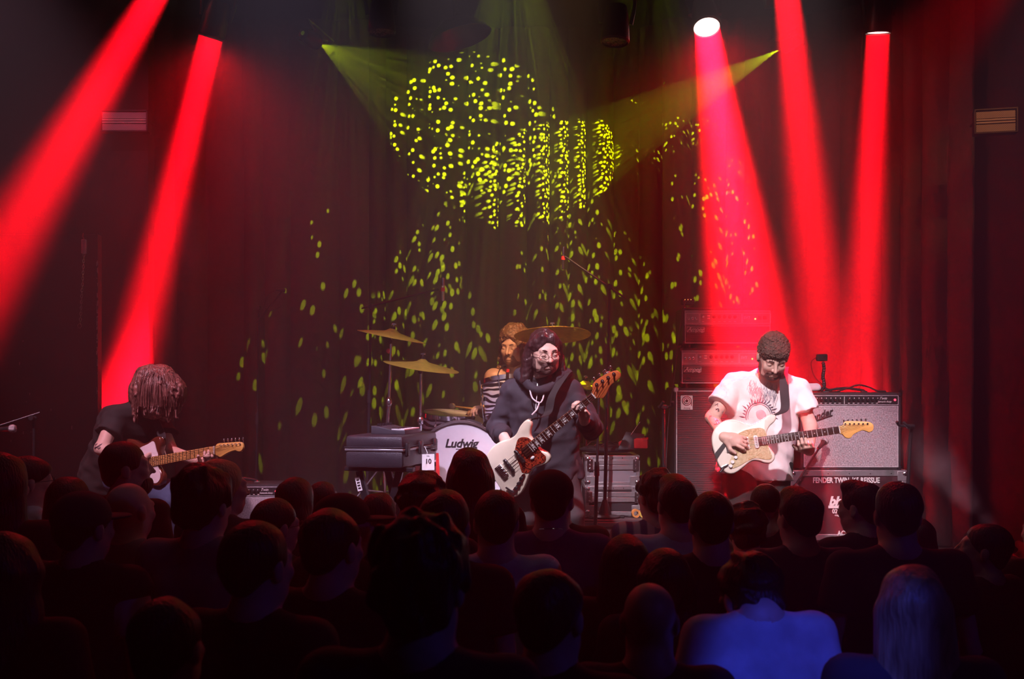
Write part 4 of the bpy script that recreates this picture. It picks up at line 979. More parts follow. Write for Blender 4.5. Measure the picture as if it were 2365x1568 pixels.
for y in (-0.24, 0.24):
    part('top_bar', bx((0, y, zt2 - 0.014), (0.44, 0.05, 0.026), 0.004), METBLK, t)
    for s in (-1, 1):
        lg = MB(); lg.box((0, 0, 0), (0.045, 0.028, 0.80), 0.003)
        ll = (zt2 - 0.03); 
        R = M.Translation((s * 0.035, y + s * 0.015, ll / 2 + 0.008)) @ M.Rotation(s * 0.24, 4, 'Y') @ M.Scale(ll / 0.80 / math.cos(0.24) * 0.985, 4, (0, 0, 1)); lg.v = [tuple(R @ V(p)) for p in lg.v]
        part('leg', lg, METBLK, t)
    part('foot_bar', bx((0, y, 0.012), (0.34, 0.04, 0.022), 0.004), PLAST, t)
part('spreader', MB().cyl((0, -0.24, zt2 * 0.5), (0, 0.24, zt2 * 0.5), 0.012), METBLK, t)
lbm = M.Translation((-0.122, -0.2715, zt2 - 0.105)) @ M.Rotation(-0.24, 4, 'Y')
stk = part('maker_label', MB().box((0, 0, 0), (0.030, 0.002, 0.085), 0, lbm), WHITE, t, label='small white sticker')
for i in range(4): part('label_mark', MB().box((0, -0.0012, -0.026 + i * 0.017), (0.018, 0.001, 0.010), 0, lbm), PLAST, stk)
t = thing('synthesizer', 'small dark synthesizer with pale keys lying on the instrument case', 'synthesizer', (P(912, 985, 6.98).x, 7.06, z_c + 0.1935), (0, 0, -ang))
part('body', MB().prism([(-0.11, 0.0), (0.11, 0.0), (0.11, 0.022), (0.02, 0.028), (-0.06, 0.046), (-0.11, 0.050)], -0.15, 0.15, 0.003, M.Rotation(math.radians(90), 4, 'X')), mat('synth_grey', (0.06, 0.06, 0.07), 0.4), t)
for i in range(15): part('key', bx((0.062, -0.134 + i * 0.0192, 0.0285), (0.085, 0.0175, 0.008), 0.001), WHITE, t)
for i in range(14):
    if i % 7 in (2, 6): continue
    part('black_key', bx((0.042, -0.1245 + i * 0.0192, 0.0345), (0.05, 0.009, 0.008), 0.001), PLAST, t)
for i in range(6): part('knob', MB().cyl((-0.075, -0.12 + i * 0.045, 0.047), (-0.073, -0.12 + i * 0.045, 0.064), 0.008), PLAST, t)

# ---- microphone stands
def mic_stand(label, base, height, boom=None, tripod=True, boom_r=0.007, legs=0.30, rot=0.3, lean=(0, 0)):
    t = thing('microphone_stand', label, 'mic stand', base); h = height
    top = V((lean[0], lean[1], h))
    if tripod:
        part('hub', MB().cyl((0, 0, 0.06), (0, 0, 0.16), 0.022), PLAST, t)
        for i in range(3):
            a = rot + i * 2.094; e = V((legs * math.cos(a), legs * math.sin(a), 0.010)); lg = part('leg', MB().cyl((0, 0, 0.10), e, 0.008), METBLK, t)
            part('rubber_foot', MB().cyl(e * 0.985 + V((0, 0, 0.008)), e - V((0, 0, 0.009)), 0.012), PLAST, lg)
    else:
        part('base', MB().lathe([(0, 0), (0.105, 0), (0.105, 0.012), (0.045, 0.022), (0.034, 0.06), (0.016, 0.12), (0, 0.12)], (0, 0, 0), (0, 0, 1), 28), PLAST, t)
    part('lower_pole', MB().cyl((0, 0, 0.10), top * 0.55 + V((0, 0, 0.0)), 0.0125), METBLK, t)
    part('upper_pole', MB().cyl(top * 0.53, top, 0.0085), METBLK, t); part('clutch', MB().cyl(top * 0.53, top * 0.53 + V((0, 0, 0.09)), 0.018, 0.015), PLAST, t)
    if boom:
        b0, b1 = V(boom[0]), V(boom[1]); part('boom', MB().cyl(b0, b1, boom_r), METBLK, t); part('boom_joint', MB().ball(top, 0.022, 8), PLAST, t)
        part('joint_knob', MB().cyl(top + V((0, -0.015, 0)), top + V((0, -0.045, 0)), 0.014), PLAST, t)
    return t
def rel(p, base): return V(p) - V(base)
def pencil_mic(label, a, b, m):
    t = thing('condenser_microphone', label, 'microphone', a); d = V(b) - V(a); n = d.normalized(); L = d.length
    part('body', MB().lathe([(0, 0), (0.009, 0), (0.0105, 0.01), (0.0105, L * 0.62), (0.0095, L * 0.66)], (0, 0, 0), n, 14), m, t); part('capsule', MB().lathe([(0.0095, L * .66), (0.0105, L * .68), (0.0105, L), (0, L)], (0, 0, 0), n, 14), CHROME, t)
    part('clip', MB().cyl(n * L * 0.42, n * L * 0.58, 0.014), REDP, t); return t
def vocal_mic(label, tip, tail, s=1.0):
    """tip is the grille end"""
    t = thing('vocal_microphone', label, 'microphone', tail); d = V(tip) - V(tail); n = d.normalized(); L = d.length
    part('body', MB().lathe([(0, 0), (0.010, 0), (0.0115, 0.01), (0.017, L * 0.68), (0.021, L * 0.72)], (0, 0, 0), n, 16), PLAST, t)
    part('grille', MB().lathe([(0.021, L * .70), (0.0255, L * .76), (0.026, L * .86), (0.020, L * .96), (0, L)], (0, 0, 0), n, 18), mat('mic_grille', (0.5, 0.5, 0.52), 0.35, 0.8, bump=0.5, bscale=500), t); return t
# tall stand left of the keyboard
b = XY(590, 8.3, STAGE); pt = P(598, 712, 8.3)
mic_stand('slim black microphone stand with a looped cable behind the left amplifier', b, pt.z - STAGE, (rel(P(592, 745, 8.3), b), rel(P(652, 672, 8.25), b)), True, lean=(pt.x - b.x, 0))
t = thing('drum_microphone', 'small clip microphone with looped cable on the slim left stand', 'microphone', P(650, 672, 8.25))
part('body', MB().cyl((-0.04, 0, 0.008), (0.028, 0, 0.004), 0.011, 0.013), PLAST, t)
part('cable', MB().tube([(-0.04, 0, 0.006), (-0.10, 0.01, -0.03), (-0.125, 0.01, -0.10), (-0.105, 0.0, -0.135), (-0.05, 0, -0.14), (-0.005, 0, -0.115)], 0.0035, 6, smooth=6), CABLE, t)
# overhead stand left of the kit
b = XY(850, 7.95, STAGE); pt = P(857, 708, 7.95)
b.x = XY(848, 7.95, 0).x; b.z = RISER; 
mic_stand('tall black boom stand carrying the overhead microphone left of the drum kit', b, pt.z - b.z, (rel(P(836, 712, 7.98), b), rel(P(1012, 668, 7.75), b)), True, lean=(pt.x - b.x, 0))
pencil_mic('yellow lit pencil microphone hanging from the left boom', P(1023, 695, 7.74), P(1023, 642, 7.74), mat('mic_silver', (0.6, 0.58, 0.5), 0.35, 0.6))
# tall stand right of the bassist
b = XY(1397, 7.585, RISER); pt = P(1408, 662, 7.585)
mic_stand('tall black boom stand reaching left over the drum kit from the riser', b, pt.z - b.z, (rel(P(1446, 690, 7.60), b), rel(P(1305, 592, 7.75), b)), False, lean=(pt.x - b.x, 0))
pencil_mic('pencil microphone hanging from the right boom above the ride cymbal', P(1300, 622, 7.76), P(1302, 570, 7.76), PLAST)
# straight vocal stand beside the bass headstock
b = XY(1375, 7.40, STAGE); 
pt = P(1384, 890, 7.36)
b = XY(1372, 7.30, STAGE)
mic_stand('straight black microphone stand beside the bass guitar headstock', b, pt.z - b.z, None, False, lean=(pt.x - b.x, 0.06))
vocal_mic('black vocal microphone on the straight stand beside the bassist', P(1412, 862, 7.30), P(1372, 885, 7.38))
# boom stand with vocal mic at the left edge
b = XY(78, 6.75, STAGE); pt = P(76, 965, 6.75)
mic_stand('black boom stand at the stage edge left of the guitarist', b, pt.z - b.z, (rel(P(92, 953, 6.75), b), rel(P(-60, 1002, 6.6), b)), True)
vocal_mic('silver headed vocal microphone on the boom left of the guitarist', P(38, 990, 6.6), P(-14, 992, 6.6))
# drum vocal mic on a gooseneck near the drummer
t = thing('drum_microphone', 'clip microphone with red band on a thin gooseneck at the rack tom', 'microphone', P(1171, 868, 7.80))
part('body', MB().cyl((0, 0, -0.055), (0.004, 0, 0.025), 0.014, 0.011), PLAST, t); part('red_band', MB().cyl((0.004, 0, 0.025), (0.006, 0, 0.048), 0.012), REDP, t)
part('gooseneck', MB().tube([(0.004, 0, 0.045), (-0.01, 0, 0.075), (-0.045, 0.0, 0.05), (-0.065, 0.01, 0.0), (-0.055, 0.02, -0.05), (-0.02, 0.04, -0.065)], 0.0035, 6, smooth=6), CABLE, t)
# small amp microphone in front of the right amplifier
b = XY(1800, 7.02, STAGE); pt = P(1838, 1125, 7.05)
mic_stand('short boom stand aiming a microphone at the right amplifier', b, pt.z - STAGE, (rel(P(1818, 1150, 7.06), b), rel(P(1895, 1030, 7.36), b)), True, lean=(pt.x - b.x, 0.03), legs=0.2)
vocal_mic('instrument microphone close to the grille of the right amplifier', P(1908, 1016, 7.44), P(1890, 1036, 7.34))
# hanging guitar stands
def guitar_stand(label, base, top, yoke_dir):
    t = thing('guitar_stand', label, 'guitar stand', base); tp = rel(top, base)
    for i in range(3):
        a = i * 2.094 + 0.5; part('leg', MB().cyl((0, 0, 0.22), (0.26 * math.cos(a), 0.26 * math.sin(a), 0.012), 0.010), METBLK, t)
    part('pole', MB().tube([(0, 0, 0.2), (tp.x * 0.5, tp.y * 0.5, tp.z * 0.55), (tp.x, tp.y, tp.z - 0.06), (tp.x * 1.0, tp.y - 0.02, tp.z)], 0.0125, 8, smooth=5), METBLK, t)
    yk = V(yoke_dir).normalized(); sd_ = yk.cross(V((0, 0, 1))).normalized()
    part('yoke_block', MB().box(tuple(tp), (0.05, 0.045, 0.03), 0.008), PLAST, t)
    for s in (-1, 1): part('yoke_arm', MB().tube([tp, tp + sd_ * s * 0.035 + yk * 0.01, tp + sd_ * s * 0.04 + yk * 0.06, tp + sd_ * s * 0.03 + yk * 0.085 + V((0, 0, 0.02))], 0.009, 8, smooth=4), PLAST, t)
    return t
guitar_stand('black hanging guitar stand left of the tall speaker cabinet', XY(1535, 7.25, STAGE), P(1533, 940, 7.25), (0.2, -1, 0.2))
guitar_stand('black hanging guitar stand right of the guitar amplifier', XY(2088, 7.22, STAGE), P(2103, 985, 7.22), (-1, -0.4, 0.15))
# action camera on its bendy tripod, towel, cable on the right amplifier
tz = 1.5265 + 0.518
t = thing('action_camera', 'small action camera on a bendy tripod on the right amplifier', 'camera', XY(1902, 7.64, tz))
part('camera_body', bx((-0.012, 0, 0.235), (0.075, 0.03, 0.048), 0.006), PLAST, t); part('lens', MB().cyl((0.008, -0.015, 0.240), (0.008, -0.022, 0.240), 0.011), METBLK, t)
for i in range(11): part('tripod_ball', MB().ball((0.004 * math.sin(i), 0, 0.030 + i * 0.0165), 0.0125, 8), PLAST, t)
for i in range(3): part('tripod_leg', MB().tube([(0, 0, 0.035), (0.02 * math.cos(i * 2.1), 0.02 * math.sin(i * 2.1), 0.02), (0.05 * math.cos(i * 2.1), 0.05 * math.sin(i * 2.1), 0.008)], 0.008, 6), PLAST, t)
part('cable', MB().tube([(-0.05, 0, 0.235), (-0.085, 0, 0.20), (-0.06, 0.01, 0.11), (0.0, 0.02, 0.05), (0.06, 0.02, 0.006), (0.12, 0.02, 0.006)], 0.003, 5, smooth=5), CABLE, t)
t = thing('towel', 'folded white towel lying on the right guitar amplifier', 'towel', XY(1868, 7.62, tz))
S = Sculpt(); S.rc((-0.06, 0, 0.022), (0.06, 0, 0.032), 0.018, 0.022, 0.02); S.rc((-0.06, 0.05, 0.02), (0.05, 0.05, 0.03), 0.018, 0.022, 0.02); S.rc((-0.05, 0, 0.05), (0.055, 0.01, 0.046), 0.014, 0.014, 0.015); S.noise = wrinkle(0.003, 70, 2)
v, f = S.mesh(0.006); v[:, 2] = np.maximum(v[:, 2], 0); part('cloth', np_mesh('cloth', [(v, f)]), C_LIGHT, t)
tag(link('cable', MB().tube([XY(1935, 7.62, tz + 0.006), XY(1960, 7.6, tz + 0.03), XY(1985, 7.58, tz + 0.05), XY(2010, 7.58, tz + 0.03), XY(2028, 7.57, tz + 0.008), XY(2046, 7.57, tz + 0.007)], 0.0055, 6, smooth=5).mesh('cable'), CABLE), 'black cable looped over the top of the right amplifier', 'cable')
# long cable from the pedal box down the side of the stack
tag(link('cable', MB().tube([P(1584, 695, 7.50), P(1576, 720, 7.48), P(1566, 790, 7.46), P(1556, 880, 7.44), P(1545, 960, 7.44), P(1538, 1080, 7.40), XY(1530, 7.38, STAGE + 0.06), XY(1560, 7.32, STAGE + 0.007)], 0.004, 6, smooth=6).mesh('cable'), CABLE), 'thin black cable hanging down beside the bass amplifier stack', 'cable')
# water bottle on the stage
bp_ = XY(2172, 7.02, STAGE)
t = thing('water_bottle', 'small clear water bottle with red cap standing on the stage', 'bottle', bp_)
part('bottle', MB().lathe([(0, 0), (0.030, 0), (0.032, 0.006), (0.031, 0.05), (0.032, 0.10), (0.028, 0.125), (0.013, 0.150), (0.013, 0.165)], (0, 0, 0), (0, 0, 1), 20), mat('clear_plastic', (0.75, 0.72, 0.78), 0.15, trans=0.6), t)
part('label', MB().lathe([(0.0325, 0.045), (0.0325, 0.095)], (0, 0, 0), (0, 0, 1), 20), mat('bottle_label', (0.35, 0.3, 0.5), 0.5), t); part('cap', MB().cyl((0, 0, 0.163), (0, 0, 0.185), 0.016), REDP, t)
# haze machine and trunking at the right wall
hp = XY(2372, 7.05, STAGE)
t = thing('haze_machine', 'dark wedge shaped haze machine at the right wall with smoke streaming out', 'haze machine', (3.30, 7.35, STAGE))
part('housing', MB().prism([(-0.02, 0), (0.24, 0), (0.24, 0.20), (0.06, 0.22), (-0.02, 0.14)], -0.15, 0.15, 0.006, M.Rotation(math.radians(90), 4, 'X')), PLAST, t); part('nozzle', MB().cyl((-0.01, 0, 0.17), (-0.05, 0, 0.20), 0.02, 0.025), METBLK, t)
struct('trim_3', bx((3.545, 8.0, STAGE + 0.05), (0.025, 1.9, 0.10), 0.003), mat('trunking_dark', (0.05, 0.04, 0.045), 0.5), 'low dark trunking along the right wall', 'trunking')
# smoke streaming from the haze machine
SMK = bpy.data.materials.new('smoke_plume'); SMK.use_nodes = True; tn = SMK.node_tree; tn.nodes.clear()
so = tn.nodes.new('ShaderNodeOutputMaterial'); sv = tn.nodes.new('ShaderNodeVolumeScatter'); sv.inputs['Anisotropy'].default_value = 0.0; sv.inputs['Color'].default_value = (1, 0.95, 0.98, 1)
stc = tn.nodes.new('ShaderNodeTexCoord'); sn_ = tn.nodes.new('ShaderNodeTexNoise'); sn_.inputs['Scale'].default_value = 5; sn_.inputs['Detail'].default_value = 3
ssp = tn.nodes.new('ShaderNodeSeparateXYZ'); sx2 = tn.nodes.new('ShaderNodeVectorMath'); sx2.operation = 'LENGTH'
cxy = tn.nodes.new('ShaderNodeCombineXYZ'); m1 = tn.nodes.new('ShaderNodeMapRange'); m2 = tn.nodes.new('ShaderNodeMapRange'); m3 = tn.nodes.new('ShaderNodeMapRange')
L_ = tn.links.new; L_(stc.outputs['Object'], ssp.inputs[0]); L_(stc.outputs['Object'], sn_.inputs['Vector']); L_(ssp.outputs[0], cxy.inputs[0]); L_(ssp.outputs[1], cxy.inputs[1]); L_(cxy.outputs[0], sx2.inputs[0])
dv = tn.nodes.new('ShaderNodeMath'); dv.operation = 'MULTIPLY_ADD'; dv.inputs[1].default_value = 0.20; dv.inputs[2].default_value = 0.02; L_(ssp.outputs[2], dv.inputs[0])
rt = tn.nodes.new('ShaderNodeMath'); rt.operation = 'DIVIDE'; L_(sx2.outputs['Value'], rt.inputs[0]); L_(dv.outputs[0], rt.inputs[1])
m1.inputs['From Min'].default_value = 0.1; m1.inputs['From Max'].default_value = 1.0; m1.inputs['To Min'].default_value = 1; m1.inputs['To Max'].default_value = 0; L_(rt.outputs[0], m1.inputs[0])
m2.inputs['From Min'].default_value = 0.0; m2.inputs['From Max'].default_value = 1.0; m2.inputs['To Min'].default_value = 9.0; m2.inputs['To Max'].default_value = 0.0; L_(ssp.outputs[2], m2.inputs[0])
m3.inputs['From Min'].default_value = 0.35; m3.inputs['From Max'].default_value = 0.65; L_(sn_.outputs[0], m3.inputs[0])
q1 = tn.nodes.new('ShaderNodeMath'); q1.operation = 'MULTIPLY'; q2 = tn.nodes.new('ShaderNodeMath'); q2.operation = 'MULTIPLY'
L_(m1.outputs[0], q1.inputs[0]); L_(m2.outputs[0], q1.inputs[1]); L_(q1.outputs[0], q2.inputs[0]); L_(m3.outputs[0], q2.inputs[1]); L_(q2.outputs[0], sv.inputs['Density']); L_(sv.outputs[0], so.inputs['Volume'])
pl0 = V((3.24, 7.35, STAGE + 0.21)); pl1 = P(2105, 1000, 7.30)
po = link('smoke_plume', MB().lathe([(0, 0), (0.02, 0), (0.22, 1.0), (0, 1.0)], (0, 0, 0), (0, 0, 1), 20).mesh('smoke_plume'), SMK)
po.location = pl0; po.rotation_euler = (pl1 - pl0).to_track_quat('Z', 'Y').to_euler(); tag(po, 'pale plume of smoke drifting up from the haze machine', 'smoke', kind='stuff')
# perforated barrier panels at the right of the stage front
t = thing('perforated_barrier', 'perforated metal panel on the stage front at the right', 'barrier', (3.0, 6.80, 0))
PERF = mat('perforated_metal', (0.22, 0.21, 0.21), 0.4, 0.4)
for rix, (za, zb) in enumerate(((0.05, 0.36), (0.40, 0.76))):
    nx_, nz_ = 26, 14; x0_, x1_ = -0.25, 0.60
    mb = MB(); st_ = (x1_ - x0_) / nx_; sz_ = (zb - za) / nz_
    for i in range(nx_):
        for j in range(nz_):
            cx_, cz_ = x0_ + (i + 0.5) * st_, za + (j + 0.5) * sz_; r_ = st_ * 0.30; n0 = len(mb.v)
            vs = [(cx_ + a * st_ / 2, 0, cz_ + b * sz_ / 2) for a, b in ((-1, -1), (1, -1), (1, 1), (-1, 1))] + [(cx_ + a * r_, 0, cz_ + b * r_) for a, b in ((-.7, -.7), (.7, -.7), (.7, .7), (-.7, .7))]
            mb.add(vs, [(k, (k + 1) % 4, 4 + (k + 1) % 4, 4 + k) for k in range(4)])
    o = part('perforated_sheet', mb, PERF, t); o.modifiers.new('t', 'SOLIDIFY').thickness = 0.003
for z_ in (0.0, 0.365, 0.77): part('frame_rail', bx((0.175, 0.0, z_ + 0.018), (0.90, 0.03, 0.03), 0.003), METBLK, t)
for x_ in (-0.27, 0.62): part('frame_post', bx((x_, 0.0, 0.40), (0.03, 0.03, 0.80), 0.003), METBLK, t)
# ---------------------------------------------------------------- guitars
def ribbon(pts, wid, wdirs, th=0.003, k=8):
    pts = crom(pts, k); wd = crom(wdirs, k); mb = MB(); n = len(pts); vs = []
    for i in range(n):
        d = (pts[min(i + 1, n - 1)] - pts[max(i - 1, 0)]).normalized(); ww = wd[i].normalized(); nn = d.cross(ww).normalized()
        for a, b in ((-1, -1), (1, -1), (1, 1), (-1, 1)): vs.append(pts[i] + ww * (a * wid / 2) + nn * (b * th / 2))
    fs = [(0, 1, 2, 3), tuple((n - 1) * 4 + j for j in (3, 2, 1, 0))]
    for i in range(n - 1): fs += [(i * 4 + j, i * 4 + (j + 1) % 4, (i + 1) * 4 + (j + 1) % 4, (i + 1) * 4 + j) for j in range(4)]
    return mb.add(vs, [f[::-1] for f in fs])
IVORY = mat('ivory_lacquer', (0.80, 0.74, 0.58), 0.22, var=0.03, coat=0.4)
CREAM = mat('cream_white_lacquer', (0.80, 0.76, 0.66), 0.22, var=0.03, coat=0.4)
SUNB = mat('dark_sunburst', (0.10, 0.02, 0.01), 0.2, var=0.5, scale=4, coat=0.4)
MAPLE = mat('maple_neck', (0.62, 0.36, 0.10), 0.3, var=0.15, scale=30, stretch=(0.2, 1, 1))
ROSEW = mat('dark_rosewood', (0.07, 0.022, 0.014), 0.4, var=0.3, scale=60, stretch=(0.2, 1, 1))
TORT = tex_mat('red_tortoiseshell', 'noise', (0.03, 0.004, 0.004), (0.42, 0.05, 0.02), 60, 0.15, distort=1.5)
PEARL = tex_mat('gold_pearl_guard', 'noise', (0.34, 0.26, 0.10), (0.66, 0.60, 0.42), 32, 0.25, distort=2.5, thr=(0.3, 0.7))
PEARLW = mat('white_guard', (0.72, 0.68, 0.70), 0.3, var=0.04)
REDWOOD = mat('red_brown_headstock', (0.42, 0.10, 0.03), 0.3, var=0.1)
SHAPES = dict(
 strat=dict(L=0.648, nfr=21, ns=6, body=[(-.10, 0), (-.095, .07), (-.06, .125), (0, .155), (.06, .150), (.11, .120), (.15, .108), (.20, .125), (.25, .148), (.285, .150), (.30, .13), (.285, .105), (.255, .085), (.235, .06), (.225, .03), (.225, -.03), (.235, -.055), (.25, -.085), (.245, -.115), (.22, -.135), (.185, -.13), (.15, -.112), (.11, -.108), (.06, -.135), (0, -.165), (-.05, -.155), (-.085, -.10)],
   guard=[(.222, .03), (.212, .07), (.17, .082), (.10, .078), (.045, .055), (.022, .03), (.018, -.03), (-.005, -.07), (-.028, -.112), (-.012, -.135), (.03, -.128), (.08, -.108), (.13, -.094), (.18, -.108), (.212, -.116), (.232, -.098), (.222, -.05)],
   head=[(.648, .021), (.675, .024), (.692, .046), (.74, .042), (.80, .030), (.838, .018), (.852, -.004), (.842, -.030), (.818, -.038), (.798, -.026), (.776, -.022), (.73, -.036), (.705, -.056), (.678, -.050), (.662, -.026), (.648, -.021)], bw=(.026, .0215), jx=.222),
 tele=dict(L=0.648, nfr=21, ns=6, body=[(-.09, 0), (-.085, .08), (-.05, .13), (0, .155), (.06, .145), (.12, .115), (.17, .115), (.22, .135), (.255, .13), (.265, .10), (.255, .06), (.25, .03), (.25, -.03), (.262, -.05), (.275, -.08), (.27, -.115), (.245, -.135), (.21, -.13), (.17, -.112), (.12, -.11), (.06, -.14), (0, -.16), (-.05, -.14), (-.08, -.09)],
   guard=[(.248, .03), (.235, .06), (.215, .11), (.17, .10), (.11, .085), (.07, .04), (.07, -.02), (.09, -.09), (.15, -.095), (.20, -.11), (.235, -.12), (.262, -.10), (.262, -.06), (.248, -.03)],
   head=[(.648, .021), (.665, .034), (.70, .032), (.76, .027), (.81, .022), (.828, .012), (.832, -.012), (.818, -.028), (.795, -.025), (.78, -.018), (.74, -.022), (.70, -.034), (.68, -.040), (.662, -.030), (.648, -.021)], bw=(.026, .0215), jx=.248),
 bass=dict(L=0.77, nfr=20, ns=4, body=[(-.09, -.02), (-.085, .06), (-.04, .125), (.03, .150), (.10, .145), (.16, .122), (.215, .118), (.275, .140), (.325, .145), (.345, .128), (.335, .102), (.305, .080), (.285, .058), (.278, .035), (.278, -.035), (.285, -.060), (.300, -.090), (.292, -.122), (.262, -.136), (.22, -.126), (.175, -.112), (.12, -.122), (.055, -.155), (-.01, -.178), (-.068, -.165), (-.098, -.11)],
   guard=[(.275, .035), (.255, .07), (.215, .088), (.165, .06), (.14, .035), (.11, -.04), (.095, -.085), (.13, -.108), (.175, -.098), (.22, -.110), (.255, -.118), (.282, -.10), (.278, -.06)],
   head=[(.77, .022), (.785, .030), (.80, .052), (.84, .060), (.90, .052), (.95, .038), (.975, .022), (.975, -.005), (.955, -.018), (.92, -.016), (.88, -.018), (.83, -.040), (.80, -.045), (.785, -.030), (.77, -.022)], bw=(.030, .020), jx=.275))
def guitar(kind, name, label, origin, d, nrm, bodym, guardm, neckm, boardm, headm, scale=1.0):
    sh = SHAPES[kind]; d = V(d).normalized(); n = V(nrm); n = (n - d * n.dot(d)).normalized(); y = n.cross(d)
    mt = M.Translation(origin) @ M((d, y, n)).transposed().to_4x4() @ M.Scale(scale, 4)
    t = thing(name, label, 'guitar'); t.matrix_world = mt
    L = sh['L']; bw = sh['bw']
    part('body', MB().prism(outline(sh['body'], 5), -0.045, 0.0, 0.009), bodym, t, 50)
    part('pickguard', MB().prism(outline(sh['guard'], 4), 0.0, 0.003), guardm, t)
    x0 = sh['jx'] - 0.075 if kind != 'bass' else sh['jx'] - 0.09
    nk = MB(); pr = lambda x, w_, dz: [(x, -w_, 0.004), (x, w_, 0.004), (x, w_ * 0.92, -dz * 0.55), (x, 0, -dz), (x, -w_ * 0.92, -dz * 0.55)]
    vs = pr(x0, bw[0], 0.024) + pr(sh['jx'] + 0.04, bw[0] * 0.97, 0.022) + pr(L + 0.002, bw[1], 0.018)
    fs = [tuple(range(5)), tuple(range(14, 9, -1))]
    for r in range(2): fs += [(r * 5 + i, (r + 1) * 5 + i, (r + 1) * 5 + (i + 1) % 5, r * 5 + (i + 1) % 5) for i in range(5)]
    nk.add(vs, fs); neck = part('neck', nk, neckm, t, 50)
    fb = MB(); fb.prism([(x0, -bw[0]), (L, -bw[1]), (L, bw[1]), (x0, bw[0])], 0.004, 0.010, 0.001); part('fingerboard', fb, boardm, neck)
    for i in range(1, sh['nfr'] + 1):
        x = L * (1 - 2 ** (-i / 12)); x = L - x; x = L * 2 ** (-i / 12); x = L - (L - x)
        xx = L - L * (1 - 2 ** (-i / 12)); w_ = bw[1] + (bw[0] - bw[1]) * (L - xx) / (L - x0)
        part('fret', bx((xx, 0, 0.0108), (0.0026, w_ * 2 - 0.001, 0.002)), PIPING if kind != 'tele' else METBLK, neck)
    for i in (3, 5, 7, 9, 12, 15, 17, 19):
        xa, xb = L * 2 ** (-i / 12), L * 2 ** (-(i - 1) / 12); xm = (xa + xb) / 2
        if kind == 'bass': part('block_inlay', bx((xm, 0, 0.0102), ((xb - xa) * 0.55, bw[1] * 1.5, 0.0008)), WHITE, neck)
        else:
            for yy in ((0,) if i != 12 else (-0.011, 0.011)): part('dot_inlay', MB().lathe([(0, 0.0105), (0.0032, 0.0105)], (xm, yy, 0), (0, 0, 1), 10), METBLK if kind == 'tele' else WHITE, neck)
    part('nut', bx((L, 0, 0.009), (0.005, bw[1] * 2, 0.008)), WHITE, neck)
    hs_ = part('headstock', MB().prism(outline(sh['head'], 3), -0.016, -0.001, 0.002), headm, t, 50)
    ns = sh['ns']; tx0, tx1 = (L + 0.042, L + 0.170) if ns == 6 else (L + 0.055, L + 0.178)
    for i in range(ns):
        f_ = i / (ns - 1); xx = tx0 + (tx1 - tx0) * f_; yy = (0.030 - 0.017 * f_) if kind == 'strat' else (0.020 - 0.010 * f_) if kind == 'tele' else (0.038 - 0.016 * f_)
        tn = part('tuner_post', MB().lathe([(0.0055, -0.001), (0.0055, 0.004), (0.003, 0.006), (0.003, 0.012), (0, 0.012)] if ns == 6 else [(0.011, -0.001), (0.011, 0.002), (0.006, 0.003), (0.006, 0.018), (0, 0.018)], (xx, yy, 0), (0, 0, 1), 10), CHROME, t)
        kb = 0.030 if ns == 6 else 0.056; part('tuner_key', MB().cyl((xx, yy + 0.006, -0.022), (xx, kb + 0.018 - 0.012 * f_, -0.022), 0.0025, n=6).box((xx, kb + 0.022 - 0.012 * f_, -0.020), (0.010 if ns == 6 else 0.022, 0.014, 0.007), 0.002), CHROME, tn)
        ys_ = bw[1] * 0.8 * (1 - 2 * f_) * (1 if ns == 6 else 1); yb_ = (0.026 if ns == 6 else 0.029) * (1 - 2 * f_)
        part('string', MB().tube([(0.0, yb_, 0.018), (L, ys_, 0.014), (xx, yy, 0.006)], 0.0007 + 0.0006 * (1 - f_) * (2 if ns == 4 else 1), 4), CHROME, t)
    if kind == 'strat':
        for xx in (0.055, 0.10, 0.155):
            pk = part('pickup', MB().prism(outline([(-0.011, -0.035), (0.011, -0.035), (0.012, 0), (0.011, 0.035), (-0.011, 0.035), (-0.012, 0)], 3), 0.003, 0.011, 0.002, M.Translation((xx, 0, 0)) @ M.Rotation(0.18 if xx < 0.06 else 0, 4, 'Z')), WHITE, t)
            for i in range(6): part('pole_piece', MB().cyl((xx, -0.026 + i * 0.0104, 0.011), (xx, -0.026 + i * 0.0104, 0.0122), 0.0028, n=8), METBLK, pk)
        part('bridge', bx((-0.008, 0, 0.006), (0.036, 0.078, 0.012), 0.003), CHROME, t)
        for a in ((0.02, -0.075), (-0.003, -0.10), (-0.018, -0.122)): part('knob', MB().lathe([(0.012, 0.003), (0.0105, 0.012), (0.009, 0.014), (0, 0.014)], (*a, 0), (0, 0, 1), 14), WHITE, t)
        part('jack_plate', MB().prism(outline([(-0.075, -0.118), (-0.035, -0.105), (-0.030, -0.118), (-0.07, -0.134)], 4), 0.0, 0.005, 0.002), CHROME, t)
        part('plug', MB().cyl((-0.055, -0.118, 0.006), (-0.085, -0.150, 0.014), 0.006), METBLK, t)
        part('tape', MB().prism([(-0.098, -0.035), (-0.03, 0.028), (-0.02, 0.005), (-0.09, -0.07)], 0.0, 0.003), PLAST, t, label='strip of black tape')
    elif kind == 'tele':
        part('bridge', bx((0.0, 0, 0.004), (0.085, 0.075, 0.006), 0.002), CHROME, t); part('pickup', bx((0.165, 0, 0.008), (0.02, 0.07, 0.012), 0.004), CHROME, t); part('control_plate', bx((-0.01, -0.095, 0.003), (0.15, 0.032, 0.004), 0.002), CHROME, t)
        for xx in (-0.02, 0.02): part('knob', MB().cyl((xx, -0.095, 0.004), (xx, -0.095, 0.020), 0.010), CHROME, t)
    else:
